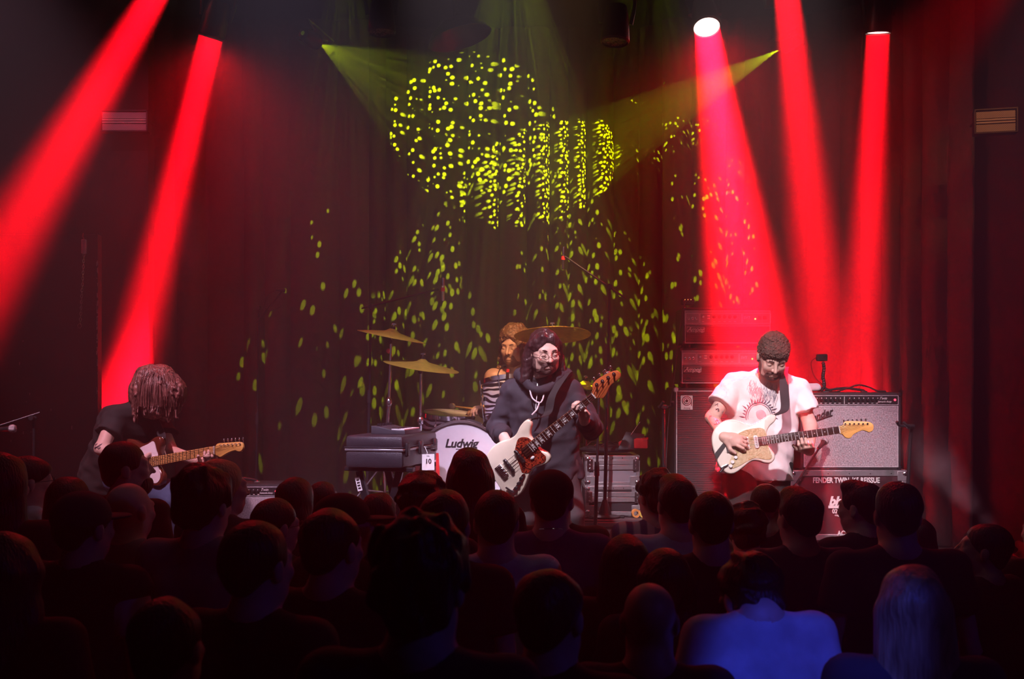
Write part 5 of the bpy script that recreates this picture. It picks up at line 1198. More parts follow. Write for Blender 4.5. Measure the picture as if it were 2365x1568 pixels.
        for xx, sl in ((0.055, 0), (0.150, 0)):
            pk = part('pickup', bx((xx, 0.0, 0.008), (0.020, 0.095, 0.016), 0.003), PLAST, t)
            for i in range(8): part('pole_piece', MB().cyl((xx, -0.04 + i * 0.0114, 0.016), (xx, -0.04 + i * 0.0114, 0.0172), 0.003, n=8), CHROME, pk)
        br = part('bridge', bx((-0.012, 0, 0.004), (0.05, 0.085, 0.006), 0.002), CHROME, t)
        for i in range(4): part('saddle', bx((-0.004, -0.03 + i * 0.02, 0.012), (0.032, 0.014, 0.010), 0.003), CHROME, br)
        cpl = part('control_plate', MB().prism(outline([(-0.045, -0.158), (-0.055, -0.135), (0.02, -0.118), (0.085, -0.092), (0.10, -0.108), (0.05, -0.132)], 4), 0.0, 0.004), CHROME, t)
        for a in ((0.065, -0.108), (0.03, -0.122), (-0.005, -0.134)): part('knob', MB().lathe([(0.011, 0.003), (0.0105, 0.016), (0, 0.017)], (*a, 0), (0, 0, 1), 14), PLAST, t)
        part('plug', MB().cyl((-0.035, -0.143, 0.006), (-0.05, -0.09, 0.016), 0.007), CHROME, t)
        part('thumb_rest', MB().ball((0.21, -0.055, 0.006), 0.012, 8, (1.4, 0.8, 0.5)), WHITE, t)
    for a in ((-0.098 if kind != 'bass' else -0.09, 0.0), (0.297 if kind == 'strat' else 0.258 if kind == 'tele' else 0.345, 0.142 if kind == 'strat' else 0.125 if kind == 'tele' else 0.13)):
        part('strap_button', MB().ball((a[0], a[1], -0.022), 0.008, 8), CHROME, t)
    return t, mt
# ---------------------------------------------------------------- the band
def fingers_closed(a=55, b=60, c=40): return (a, b, c)
def musician(label, root, Jw, head, k, skin, parts):
    pass
def rootrel(Jw, root): return {q: V(p) - V(root) for q, p in Jw.items()}
TATTOO = mat('tattoo_ink', (0.03, 0.035, 0.06), 0.6)

# --- bassist in the middle -------------------------------------------------
bo = P(1162, 1086, 6.56); bnut = P(1372, 913, 6.26)
bd_dir = (bnut - bo).normalized()
bs, bm_ = guitar('bass', 'bass_guitar', 'cream bass guitar with red tortoiseshell guard held by the bassist', bo, bd_dir, (0.10, -1, 0.18), IVORY, TORT, mat('bass_neck_maple', (0.55, 0.25, 0.08), 0.3), ROSEW, REDWOOD, (bnut - bo).length / 0.77)
def G(mt, x, y, z): return mt @ V((x, y, z))
root = XY(1256, 6.82, STAGE)
hl = G(bm_, 0.655, -0.01, -0.005); hr = G(bm_, 0.175, 0.06, 0.03)
Jw = dict(hip=P(1258, 1066, 6.86), chest=P(1252, 935, 6.84), neck=P(1248, 868, 6.80), sR=P(1184, 905, 6.82), sL=P(1320, 905, 6.82), eR=P(1146, 988, 6.88), eL=P(1368, 988, 6.68),
          wR=P(1163, 1008, 6.60), wL=hl + V((0.025, 0.075, -0.075)), kR=XY(1205, 6.72, STAGE + 0.48), kL=XY(1315, 6.76, STAGE + 0.48), aR=XY(1190, 6.80, STAGE + 0.085), aL=XY(1335, 6.82, STAGE + 0.085), tR=XY(1182, 6.66, STAGE + 0.035), tL=XY(1345, 6.68, STAGE + 0.035))
J = rootrel(Jw, root)
t = thing('person', 'bassist with long dark hair and glasses in a black hooded top', 'person', root)
kk = 1.0
hd = Head(P(1258, 812, 6.70) - root, (0.26, -0.92, -0.26), (0.02, -0.26, 0.96), 1.08)
S = Sculpt(); BODY = S; body(S, J, kk * 0.88); hd.sculpt(S, J['neck'], 1.08)
hand(S, J['wR'], G(bm_, 0.11, 0.0, 0.045) - Jw['wR'], bm_.to_3x3() @ V((0.2, -0.3, -1)), -1, 1.05, (30, 45, 35), thumb=(0.3, 0.4))
hand(S, J['wL'], V((-0.20, -0.35, 0.9)), bm_.to_3x3() @ V((-0.25, 0.25, -0.2)) + V((-0.25, -0.6, 0.0)), 1, 1.05, (35, 65, 45), thumb=(0.2, 0.5))
wl, wr_ = np.array(J['wL']), np.array(J['wR'])
sculpt_part('body', S, 0.012, SKIN, t, [(*hd.box(0.16), 0.0036), (wl - 0.15, wl + 0.17, 0.0034), (wr_ - 0.12, wr_ + 0.17, 0.0034)])
HAIRP = mat('hair_dark_brown', (0.035, 0.016, 0.018), 0.32, var=0.5, scale=70, stretch=(1, 1, 0.12), bump=0.5, bscale=130)
S = Sculpt(); E = lambda c, r, kk_=0.02, op='u': S.ell(hd.at(*c), [q * hd.k for q in r], hd.Rn, kk_ * hd.k, op)
E((0, -0.018, 0.040), (0.085, 0.106, 0.088))
for q in (-1, 1):
    S.rc(hd.at(q * 0.030, 0.050, 0.098), hd.at(q * 0.078, 0.008, 0.040), 0.018, 0.020, 0.02)
    S.rc(hd.at(q * 0.076, -0.010, 0.035), hd.at(q * 0.090, -0.018, -0.05), 0.024, 0.028, 0.02); S.rc(hd.at(q * 0.090, -0.018, -0.05), hd.at(q * 0.112, 0.002, -0.155), 0.028, 0.030, 0.02)
    S.rc(hd.at(q * 0.065, -0.04, 0.0), hd.at(q * 0.085, -0.05, -0.15), 0.045, 0.045, 0.03)
E((0, 0.112, -0.018), (0.070, 0.072, 0.102), 0.010, 's'); E((0.0, 0.080, 0.118), (0.004, 0.070, 0.020), 0.008, 's'); S.noise = folds(0.0025, 60, 0.003, 190, 9)
sculpt_part('hair', S, 0.0045, HAIRP, t)
BEARD = mat('short_beard', (0.10, 0.052, 0.046), 0.7, var=0.5, scale=120)
shell('beard', BODY, beard_region(hd), 0.0022, 0.0034, BEARD, t, wrinkle(0.0012, 300, 3))
for q in (-1, 1): part('eyebrow', MB().tube([hd.at(q * 0.014, 0.093, 0.024), hd.at(q * 0.032, 0.093, 0.030), hd.at(q * 0.048, 0.082, 0.024)], [0.003, 0.004, 0.002], 6, smooth=3), HAIRP, t)
for q in (-1, 1): part('eyelash', MB().tube([hd.at(q * 0.018, 0.0925, -0.004), hd.at(q * 0.032, 0.0955, -0.007), hd.at(q * 0.046, 0.089, -0.003)], 0.0014, 5, smooth=3), HAIRP, t)
def eyeglasses(hd, t, m):
    g = thing('eyeglasses', 'thin wire rimmed glasses on the bassist', 'glasses'); g.parent = t
    return g
gw = mat('gold_wire', (0.7, 0.55, 0.45), 0.25, 1.0)
gp = part('glasses', MB().tube([hd.at(-0.010, 0.112, 0.002), hd.at(0, 0.115, 0.005), hd.at(0.010, 0.112, 0.002)], 0.0012, 5), gw, t)
for q in (-1, 1):
    part('rim', MB().tube([hd.at(q * 0.034 + 0.025 * math.cos(a), 0.1105 - abs(0.012 * math.cos(a)) * (1 if math.cos(a) * q > 0 else 0), -0.004 + 0.021 * math.sin(a)) for a in [i * math.pi / 10 for i in range(20)]], 0.0013, 5, True), gw, gp)
    part('temple', MB().tube([hd.at(q * 0.058, 0.098, 0.002), hd.at(q * 0.080, 0.03, 0.004), hd.at(q * 0.086, -0.02, 0.0)], 0.0012, 5), gw, gp)
HOOD = cloth('black_hoodie', (0.019, 0.017, 0.026))
sh_ = tshirt(J, 0.97, 0.026, 1.80, 0.10, folds(0.009, 30, 0.007, 78, 11), 0.03)
for q in 'LR': 
    c_ = J['e' + q].lerp(J['w' + q], 0.78); sh_.rc(c_, c_ + (J['w' + q] - J['e' + q]).normalized() * 0.03, 0.052, 0.050, 0.015)
sc_ = sculpt_part('hooded_top', sh_, 0.0085, HOOD, t)
rg = Sculpt(); rg.ell(J['neck'] + V((0, -0.03, -0.075)), (0.13, 0.12, 0.062), None, 0.01); shell('undershirt', BODY, rg, 0.006, 0.005, C_BLACK, t)
S = Sculpt(); hp_ = crom([P(1206, 872, 6.74), P(1222, 890, 6.69), P(1246, 902, 6.665), P(1272, 892, 6.69), P(1296, 870, 6.74), P(1308, 862, 6.86), P(1285, 858, 6.96), P(1250, 858, 6.99), P(1215, 860, 6.95), P(1198, 864, 6.86)], 3, True)
for i in range(len(hp_)): S.rc(hp_[i] - root, hp_[(i + 1) % len(hp_)] - root, 0.030 if hp_[i].y > 6.72 else 0.020, 0.030 if hp_[(i + 1) % len(hp_)].y > 6.72 else 0.020, 0.02)
S.rc(P(1215, 905, 7.0) - root, P(1285, 905, 7.0) - root, 0.06, 0.06, 0.05); S.noise = folds(0.003, 50, 0.003, 120, 5)
sculpt_part('hood', S, 0.008, HOOD, sc_)
fy = lambda px, py, Y=6.672: P(px, py, Y) - root
LACE = mat('white_drawstring', (0.72, 0.68, 0.74), 0.7)
for pts in ([(1222, 877, 6.70), (1224, 900, 6.668), (1230, 920, 6.655), (1246, 930, 6.648), (1254, 920, 6.655), (1260, 890, 6.69)], [(1246, 928, 6.646), (1240, 945, 6.64), (1228, 958, 6.62)]):
    part('drawstring', MB().tube([P(*p) - root for p in pts], 0.0048, 6, smooth=5), LACE, t)
part('zip', MB().tube([P(1241, 886, 6.69) - root, P(1240, 915, 6.668) - root, P(1237, 945, 6.655) - root], 0.003, 5), ALU, t)
sculpt_part('trousers', trousers(J, 1.02, 0.022, wrinkle(0.005, 26, 8)), 0.014, C_CHAR, t); shoes_dark = None
def shoes_m(J, t, k=1.0):
    for q in 'LR':
        S = Sculpt(); a, e = V(J['a' + q]), V(J['t' + q]); d = (e - a); d.z = 0; d.normalize()
        S.rc(V((a.x, a.y, a.z - 0.03)) - d * 0.02, V((e.x, e.y, e.z + 0.004)) + d * 0.02, 0.047 * k, 0.038 * k, 0.02); v, f = S.mesh(0.012); v[:, 2] = np.maximum(v[:, 2], 0); link('shoe', np_mesh('shoe', [(v, f)]), SHOE, t)
shoes_m(J, t)
tb = MB()
for i in range(5): tb.tube([J['wR'].lerp(J['eR'], 0.02 + 0.05 * i) + V((0.028 * math.cos(a), 0, 0.028 * math.sin(a))) for a in [2.6 + j * 0.25 for j in range(10)]], 0.0022, 4)
# strap over the left shoulder
iv = bm_.inverted()
Bp = [G(bm_, 0.345, 0.135, -0.02), P(1262, 958, 6.62), P(1275, 915, 6.64), P(1300, 872, 6.70), P(1312, 858, 6.80), P(1300, 880, 6.95), P(1250, 960, 7.02), P(1195, 1040, 6.98), G(bm_, -0.09, 0, -0.03)]
Wd = [V((1, 0, .3)), V((1, 0, .3)), V((1, -.1, .4)), V((1, 0, .2)), V((1, 0, 0)), V((1, 0, 0)), V((0.7, 0, 0.7)), V((0.4, 0, 0.9)), V((0, 0.2, 1))]
part('strap', ribbon([iv @ p for p in Bp], 0.055 / bm_.to_scale()[0], [iv.to_3x3() @ q for q in Wd], 0.004), cloth('black_strap', (0.015, 0.013, 0.016)), bs)

# --- guitarist on the right -----------------------------------------------
go = P(1686, 1029, 6.46); gnut = P(1938, 993, 6.44)
gt, gm = guitar('strat', 'electric_guitar', 'white electric guitar with gold mottled guard held by the right guitarist', go, gnut - go, (0.02, -1, 0.22), CREAM, PEARL, MAPLE, ROSEW, MAPLE, (gnut - go).length / 0.648)
root = XY(1770, 6.85, STAGE)
hl = G(gm, 0.425, -0.02, -0.01); hr = G(gm, 0.03, 0.02, 0.035)
Jw = dict(hip=P(1745, 1070, 6.86), chest=P(1765, 925, 6.86), neck=P(1780, 860, 6.80), sR=P(1697, 888, 6.84), sL=P(1842, 900, 6.86), eR=P(1645, 965, 6.76), eL=P(1872, 985, 6.80),
          wR=P(1672, 1010, 6.48), wL=hl + V((0.060, 0.070, -0.070)), kR=XY(1700, 6.62, STAGE + 0.48), kL=XY(1790, 6.80, STAGE + 0.48), aR=XY(1672, 6.66, STAGE + 0.085), aL=XY(1800, 6.92, STAGE + 0.085), tR=XY(1660, 6.53, STAGE + 0.035), tL=XY(1812, 6.78, STAGE + 0.035))
J = rootrel(Jw, root)
t = thing('person', 'right guitarist with short hair in a white printed T-shirt looking down', 'person', root)
hd = Head(P(1785, 822, 6.66) - root, (-0.02, -0.80, -0.60), (0.03, -0.60, 0.80), 1.08)
S = Sculpt(); BODY = S; body(S, J, 0.97); hd.sculpt(S, J['neck'], 1.05)
hand(S, J['wR'], G(gm, 0.085, 0.0, 0.04) - Jw['wR'], gm.to_3x3() @ V((0.1, -0.3, -1)), -1, 1.05, (25, 45, 40), thumb=(0.3, 0.4))
hand(S, J['wL'], V((-0.40, -0.85, 0.20)), V((-0.15, 0.25, 1)), 1, 1.05, (38, 58, 50), thumb=(0.6, 0.5))
wl, wr_ = np.array(J['wL']), np.array(J['wR'])
sculpt_part('body', S, 0.012, SKIN, t, [(*hd.box(0.16), 0.0036), (wl - 0.17, wl + 0.14, 0.0034), (wr_ - 0.12, wr_ + 0.17, 0.0034)])
HAIRS = mat('hair_short_brown', (0.075, 0.042, 0.032), 0.45, var=0.7, scale=110, bump=1.0, bscale=160)
S = hairpiece(hd, 'fringe', 7); S.noise = folds(0.003, 90, 0.0055, 420, 7); sculpt_part('hair', S, 0.0038, HAIRS, t)
shell('beard', BODY, beard_region(hd), 0.0025, 0.0034, BEARD, t, wrinkle(0.0012, 300, 6))
for q in (-1, 1): part('eyebrow', MB().tube([hd.at(q * 0.012, 0.094, 0.024), hd.at(q * 0.032, 0.093, 0.030), hd.at(q * 0.050, 0.080, 0.022)], [0.0035, 0.0045, 0.002], 6, smooth=3), BEARD, t)
TEE = cloth('white_tshirt', (0.80, 0.78, 0.76), 0.04)
ts = tshirt(J, 1.0, 0.024, 0.62, 0.08, folds(0.008, 24, 0.006, 66, 21), 0.035)
shirt = sculpt_part('t_shirt', ts, 0.0085, TEE, t)
def project(pts, S, start, h=0.004):
    """drop points onto a sculpted surface along +Y (for prints on cloth)"""
    out = []
    for p in pts:
        lo = np.array([p[0], start, p[1]]); ys = np.arange(start, start + 0.5, h); x = np.array([p[0]]); z = np.array([p[1]])
        sub = Sculpt(); sub.p = S.p; sub.noise = S.noise
        F = sub.field(np.array([p[0] - 0.004, start, p[1] - 0.004]), np.array([p[0] + 0.004, start + 0.5, p[1] + 0.004]), h)
        col = F[1, :, 1]; i = np.argmax(col < 0); out.append((p[0], start + i * h - 0.004, p[1]))
    return out
INK = mat('grey_print_ink', (0.30, 0.28, 0.34), 0.8); INKP = mat('pale_print_ink', (0.45, 0.42, 0.46), 0.8)
Q = lambda px, py: ((lambda v_: (v_.x, v_.z))(P(px, py, 6.68) - root))
rnd = random.Random(4); pr_ = MB()
for i in range(150):
    a = (1734 + i * 0.43 + rnd.uniform(-2, 2), 903 + i * 0.10 + rnd.uniform(-15, 14)); ln = rnd.uniform(8, 18); an = rnd.uniform(-2.4, -0.7)
    if rnd.random() < 0.3: an = -an
    b = (a[0] + ln * 0.6 * math.cos(an), a[1] + ln * math.sin(an)); m_ = ((a[0] + b[0]) / 2 + rnd.uniform(-2, 2), (a[1] + b[1]) / 2)
    pr_.tube(project([Q(*a), Q(*m_), Q(*b)], ts, -0.35), 0.0012, 3)
o = part('lettering_print', pr_, INK, shirt, label='tangled thorny grey lettering'); o['kind'] = 'stuff'
pr_ = MB()
for rr, w_ in ((31, 0.0035), (27, 0.0018)):
    pts = [Q(1757 + rr * math.cos(a), 962 + rr * 1.05 * math.sin(a)) for a in [math.pi * (0.92 + 1.18 * i / 22) for i in range(23)]]; pr_.tube(project(pts, ts, -0.35), w_, 4)
for i in range(19):
    a = math.pi * (0.98 + i * 0.058); ro = 41 + 4 * math.cos(i * 2.1); c0, c1 = (1757 + 33 * math.cos(a), 962 + 34 * math.sin(a)), (1757 + ro * math.cos(a + 0.07), 962 + ro * 1.05 * math.sin(a + 0.07))
    pr_.tube(project([Q(*c0), Q((c0[0] + c1[0]) / 2 + 1.5, (c0[1] + c1[1]) / 2), Q(*c1)], ts, -0.35), [0.0022, 0.0046, 0.0012], 5)
o = part('frame_print', pr_, mat('dark_print_ink', (0.13, 0.12, 0.17), 0.8), shirt, label='grey round ornamental frame print'); o['kind'] = 'stuff'
S2 = Sculpt(); 
cpt = project([Q(1760, 962)], ts, -0.35)[0]; S2.ell((cpt[0], cpt[1] + 0.006, cpt[2]), (0.036, 0.009, 0.042), None, 0.01); sculpt_part('portrait_print', S2, 0.004, INKP, shirt, label='pale grey oval in the round frame')
sculpt_part('trousers', trousers(J, 1.05, 0.020, wrinkle(0.005, 26, 18)), 0.014, C_BLACK, t); shoes_m(J, t)
# tattoos on the right forearm
rnd = random.Random(2); tm = MB()
for a, b, n_ in (('eR', 'wR', 9), ('sR', 'eR', 4)):
    for i in range(n_):
        f_ = rnd.uniform(0.15, 0.85) if a == 'eR' else rnd.uniform(0.72, 0.95); c_ = J[a].lerp(J[b], f_); r_ = (0.0455 - 0.0155 * f_) if a == 'eR' else 0.046
        ax_ = (J[b] - J[a]).normalized(); sd_ = ax_.cross(V((0, 1, 0))).normalized(); fr_ = sd_.cross(ax_).normalized()
        if fr_.y > 0: fr_ = -fr_
        u0 = rnd.uniform(-0.9, 0.7); pts = []
        for j in range(5): u = u0 + j * 0.12; pts.append(c_ + ax_ * (0.010 * math.sin(j * 1.9 + i)) + (fr_ * math.cos(u) + sd_ * math.sin(u)) * (r_ * 1.04 - 0.0008))
        tm.tube(pts, 0.0016, 4)
o = part('tattoo', tm, TATTOO, t, label='dark line tattoos on the forearm'); o['kind'] = 'stuff'
iv = gm.inverted()
Bp = [G(gm, 0.29, 0.145, -0.02), P(1812, 945, 6.58), P(1811, 900, 6.62), P(1810, 862, 6.70), P(1812, 848, 6.80), P(1806, 870, 6.96), P(1740, 960, 7.04), P(1675, 1035, 6.92), G(gm, -0.10, 0, -0.03)]
part('strap', ribbon([iv @ p for p in Bp], 0.052 / gm.to_scale()[0], [iv.to_3x3() @ q for q in [V((1, 0, .1))] * 3 + [V((1, 0, 0))] * 3 + [V((.7, 0, .7)), V((.3, 0, .9)), V((0, 0.2, 1))]], 0.004), cloth('dark_strap', (0.032, 0.026, 0.030)), gt)

# --- guitarist on the left -------------------------------------------------
to = P(288, 1078, 6.88); tnut = P(497, 1040, 6.56)
tl, tm_ = guitar('tele', 'electric_guitar', 'sunburst electric guitar with white guard and maple neck held by the left guitarist', to, tnut - to, (0.25, -1, 0.25), SUNB, PEARLW, MAPLE, mat('maple_board', (0.66, 0.36, 0.12), 0.3), MAPLE, (tnut - to).length / 0.648)
root = XY(300, 7.10, STAGE)
hl = G(tm_, 0.615, -0.01, -0.01)
Jw = dict(hip=P(272, 1092, 7.20), chest=P(300, 985, 7.06), neck=P(332, 938, 6.98), sR=P(268, 962, 6.92), sL=P(362, 968, 7.12), eR=P(234, 1036, 6.80), eL=P(398, 1045, 6.98),
          wR=P(322, 1072, 6.72), wL=hl + V((-0.030, 0.075, -0.070)), kR=P(412, 1150, 6.78), kL=XY(300, 7.34, STAGE + 0.46), aR=XY(415, 6.90, STAGE + 0.085), aL=XY(262, 7.50, STAGE + 0.085), tR=XY(445, 6.82, STAGE + 0.035), tL=XY(290, 7.40, STAGE + 0.035))
J = rootrel(Jw, root)
t = thing('person', 'left guitarist in a black T-shirt bending forward with hair hiding the face', 'person', root)
hd = Head(P(370, 912, 6.90) - root, (0.62, -0.22, -0.75), (0.70, -0.25, 0.66), 1.05)
S = Sculpt(); body(S, J, 0.95); hd.sculpt(S, J['neck'])
hand(S, J['wR'], G(tm_, 0.16, 0.0, 0.04) - Jw['wR'], tm_.to_3x3() @ V((0.1, -0.3, -1)), -1, 1.05, (25, 45, 40), thumb=(0.3, 0.4))
hand(S, J['wL'], V((0.25, -0.85, 0.25)), V((-0.1, 0.3, 1)), 1, 1.05, (38, 58, 50), thumb=(0.7, 0.6))
wl, wr_ = np.array(J['wL']), np.array(J['wR'])
sculpt_part('body', S, 0.012, SKIN, t, [(*hd.box(0.16), 0.0045), (wl - 0.12, wl + 0.17, 0.0034), (wr_ - 0.12, wr_ + 0.17, 0.004)])
HAIRW = mat('hair_wavy_brown', (0.17, 0.068, 0.058), 0.4, var=0.75, scale=55, stretch=(1, 1, 0.25), bump=0.9, bscale=90)
S = Sculpt()
for a, b, ra, rb in (((345, 878), (330, 900), 46, 40), ((372, 876), (392, 905), 44, 48), ((325, 900), (318, 922), 30, 24), ((395, 905), (402, 945), 34, 20), ((362, 900), (358, 940), 48, 32), ((384, 910), (382, 958), 40, 20), ((340, 915), (348, 950), 34, 22)):
    S.rc(P(*a, 6.90) - root, P(*b, 6.88) - root, ra * 6.9 / 2600 * 0.80, rb * 6.9 / 2600 * 0.80, 0.025)
rnd = random.Random(3)
for i in range(46):
    x = rnd.uniform(308, 416); y = 885 + rnd.uniform(0, 20) + abs(x - 368) * 0.2; e = (x + rnd.uniform(-6, 8), y + rnd.uniform(35, 70))
    S.rc(P(x, y, 6.80 + rnd.uniform(-0.02, 0.1)) - root, P(e[0], e[1], 6.82 + rnd.uniform(-0.03, 0.06)) - root, rnd.uniform(0.010, 0.018), 0.005, 0.008)
S.noise = folds(0.005, 75, 0.003, 230, 14); hr_ = sculpt_part('hair', S, 0.0050, HAIRW, t)
stn = MB()
for i in range(260):
    a = rnd.uniform(-1.45, 1.45); c0 = P(362, 905, 6.88); r0 = 0.135 + rnd.uniform(-0.01, 0.012); ph = rnd.uniform(-1.2, 1.2)
    pts = []
    for j in range(7):
        th = 0.15 + j * 0.27; R_ = r0 * (1 + 0.03 * math.sin(j * 1.5 + i)); pts.append(c0 + V((R_ * 1.12 * math.sin(th) * math.sin(a) + 0.012, -R_ * math.sin(th) * math.cos(a) * 0.85, R_ * math.cos(th) * 1.0 - (0.02 * max(0, j - 3)))) - root)
    stn.tube(pts, [0.0012, 0.0018, 0.002, 0.002, 0.0018, 0.0014, 0.0008], 4)
o = part('hair_strand', stn, HAIRW, t, label='loose wavy strands'); o['kind'] = 'stuff'
sculpt_part('t_shirt', tshirt(J, 1.0, 0.020, 0.55, 0.06, folds(0.008, 26, 0.006, 70, 31), 0.045), 0.009, C_BLACK, t)
sculpt_part('jeans', trousers(J, 1.03, 0.016, wrinkle(0.004, 26, 28)), 0.013, C_DENIM, t); shoes_m(J, t)
em = MB(); ec = P(354, 978, 6.93) - root
cst = MB()
rnd = random.Random(8); tm2 = MB()
for i in range(6):
    c_ = J['sR'].lerp(J['eR'], 0.86 + 0.02 * i); tm2.tube([c_ + V((-0.03 + 0.010 * j, -0.052 + 0.0022 * abs(j - 3), 0.006 * math.sin(j * 2 + i))) for j in range(5)], 0.0018, 4)
o = part('tattoo', tm2, TATTOO, t, label='small dark arm tattoo'); o['kind'] = 'stuff'
iv = tm_.inverted()
Bp = [G(tm_, 0.255, 0.12, -0.02), P(372, 1000, 6.90), P(352, 962, 6.92), P(335, 950, 7.05), P(300, 970, 7.22), P(270, 1030, 7.25), G(tm_, -0.09, 0.02, -0.05)]
part('strap', ribbon([iv @ p for p in Bp], 0.05 / tm_.to_scale()[0], [iv.to_3x3() @ q for q in [V((1, 0, .3))] * 3 + [V((1, .3, 0))] * 2 + [V((.3, 0, 1))] * 2], 0.004), MATS['black_strap'], tl)

# --- drummer ---------------------------------------------------------------
root = XY(1192, 8.52, RISER)
Jw = dict(hip=XY(1192, 8.52, RISER + 0.56), chest=P(1190, 920, 8.44), neck=P(1192, 855, 8.38), sR=P(1140, 872, 8.40), sL=P(1248, 875, 8.44), eR=P(1110, 950, 8.42), eL=P(1275, 960, 8.36), wR=P(1106, 946, 8.18), wL=P(1250, 930, 8.16),
          kR=XY(1130, 8.22, RISER + 0.50), kL=XY(1250, 8.36, RISER + 0.52), aR=XY(1128, 8.14, RISER + 0.085), aL=XY(1290, 8.40, RISER + 0.085), tR=XY(1124, 8.04, RISER + 0.035), tL=XY(1290, 8.27, RISER + 0.035))
Jw['eR'] = P(1118, 952, 8.40)
J = rootrel(Jw, root)
t = thing('person', 'drummer with long curly hair and bare chest seated behind the kit', 'person', root)
hd = Head(P(1187, 800, 8.32) - root, (-0.42, -0.88, -0.20), (-0.06, -0.18, 0.98), 1.12)
S = Sculpt(); BODY = S; body(S, J, 1.0); hd.sculpt(S, J['neck'], 1.05)
hand(S, J['wR'], V((-0.35, -0.75, 0.0)), V((0.2, 0, -1)), -1, 1.0, (35, 60, 50)); hand(S, J['wL'], V((-0.2, -0.9, 0)), V((0.2, 0, -1)), 1, 1.0, (35, 60, 50))
wr_ = np.array(J['wR'])
sculpt_part('body', S, 0.012, SKIN2, t, [(*hd.box(0.16), 0.0042), (wr_ - 0.14, wr_ + 0.12, 0.004)])
HAIRG = mat('hair_long_curly', (0.14, 0.07, 0.03), 0.4, var=0.6, scale=60, bump=0.9, bscale=90)
S = hairpiece(hd, 'curly', 17); S.ell(hd.at(0, 0.115, 0.0), (0.078, 0.07, 0.10), hd.Rn, 0.015, 's'); S.noise = folds(0.008, 95, 0.006, 260, 17)
for q in (-1, 1): S.rc(hd.at(q * 0.085, -0.03, -0.02), hd.at(q * 0.11, -0.01, -0.20), 0.038, 0.034, 0.03); S.rc(hd.at(q * 0.10, -0.0, -0.15), hd.at(q * 0.13, 0.02, -0.30), 0.030, 0.018, 0.03)
sculpt_part('hair', S, 0.0065, HAIRG, t)
shell('beard', BODY, beard_region(hd), 0.003, 0.0042, mat('brown_beard', (0.16, 0.085, 0.05), 0.7), t, wrinkle(0.0012, 300, 6))
for q in (-1, 1): part('eyebrow', MB().tube([hd.at(q * 0.012, 0.094, 0.024), hd.at(q * 0.032, 0.093, 0.030), hd.at(q * 0.050, 0.080, 0.022)], [0.003, 0.004, 0.002], 6, smooth=3), BEARD, t)
sculpt_part('trousers', trousers(J, 1.0, 0.012), 0.016, C_BLACK, t); shoes_m(J, t)
FELT = mat('mallet_felt', (0.55, 0.48, 0.30), 0.9, var=0.1)
for a, b, lb in ((P(1104, 945, 8.12), P(1044, 938, 8.02), 'soft headed drum mallet in the right hand of the drummer'), (P(1245, 930, 8.06), P(1215, 925, 7.95), 'soft headed drum mallet held behind the bassist')):
    m_ = thing('drum_mallet', lb, 'mallet', a); d = V(b) - V(a)
    part('shaft', MB().cyl((0, 0, 0), d, 0.006), MAPLE, m_); part('head', MB().ball(d, 0.022, 10, (1.2, 1, 1)), FELT, m_)
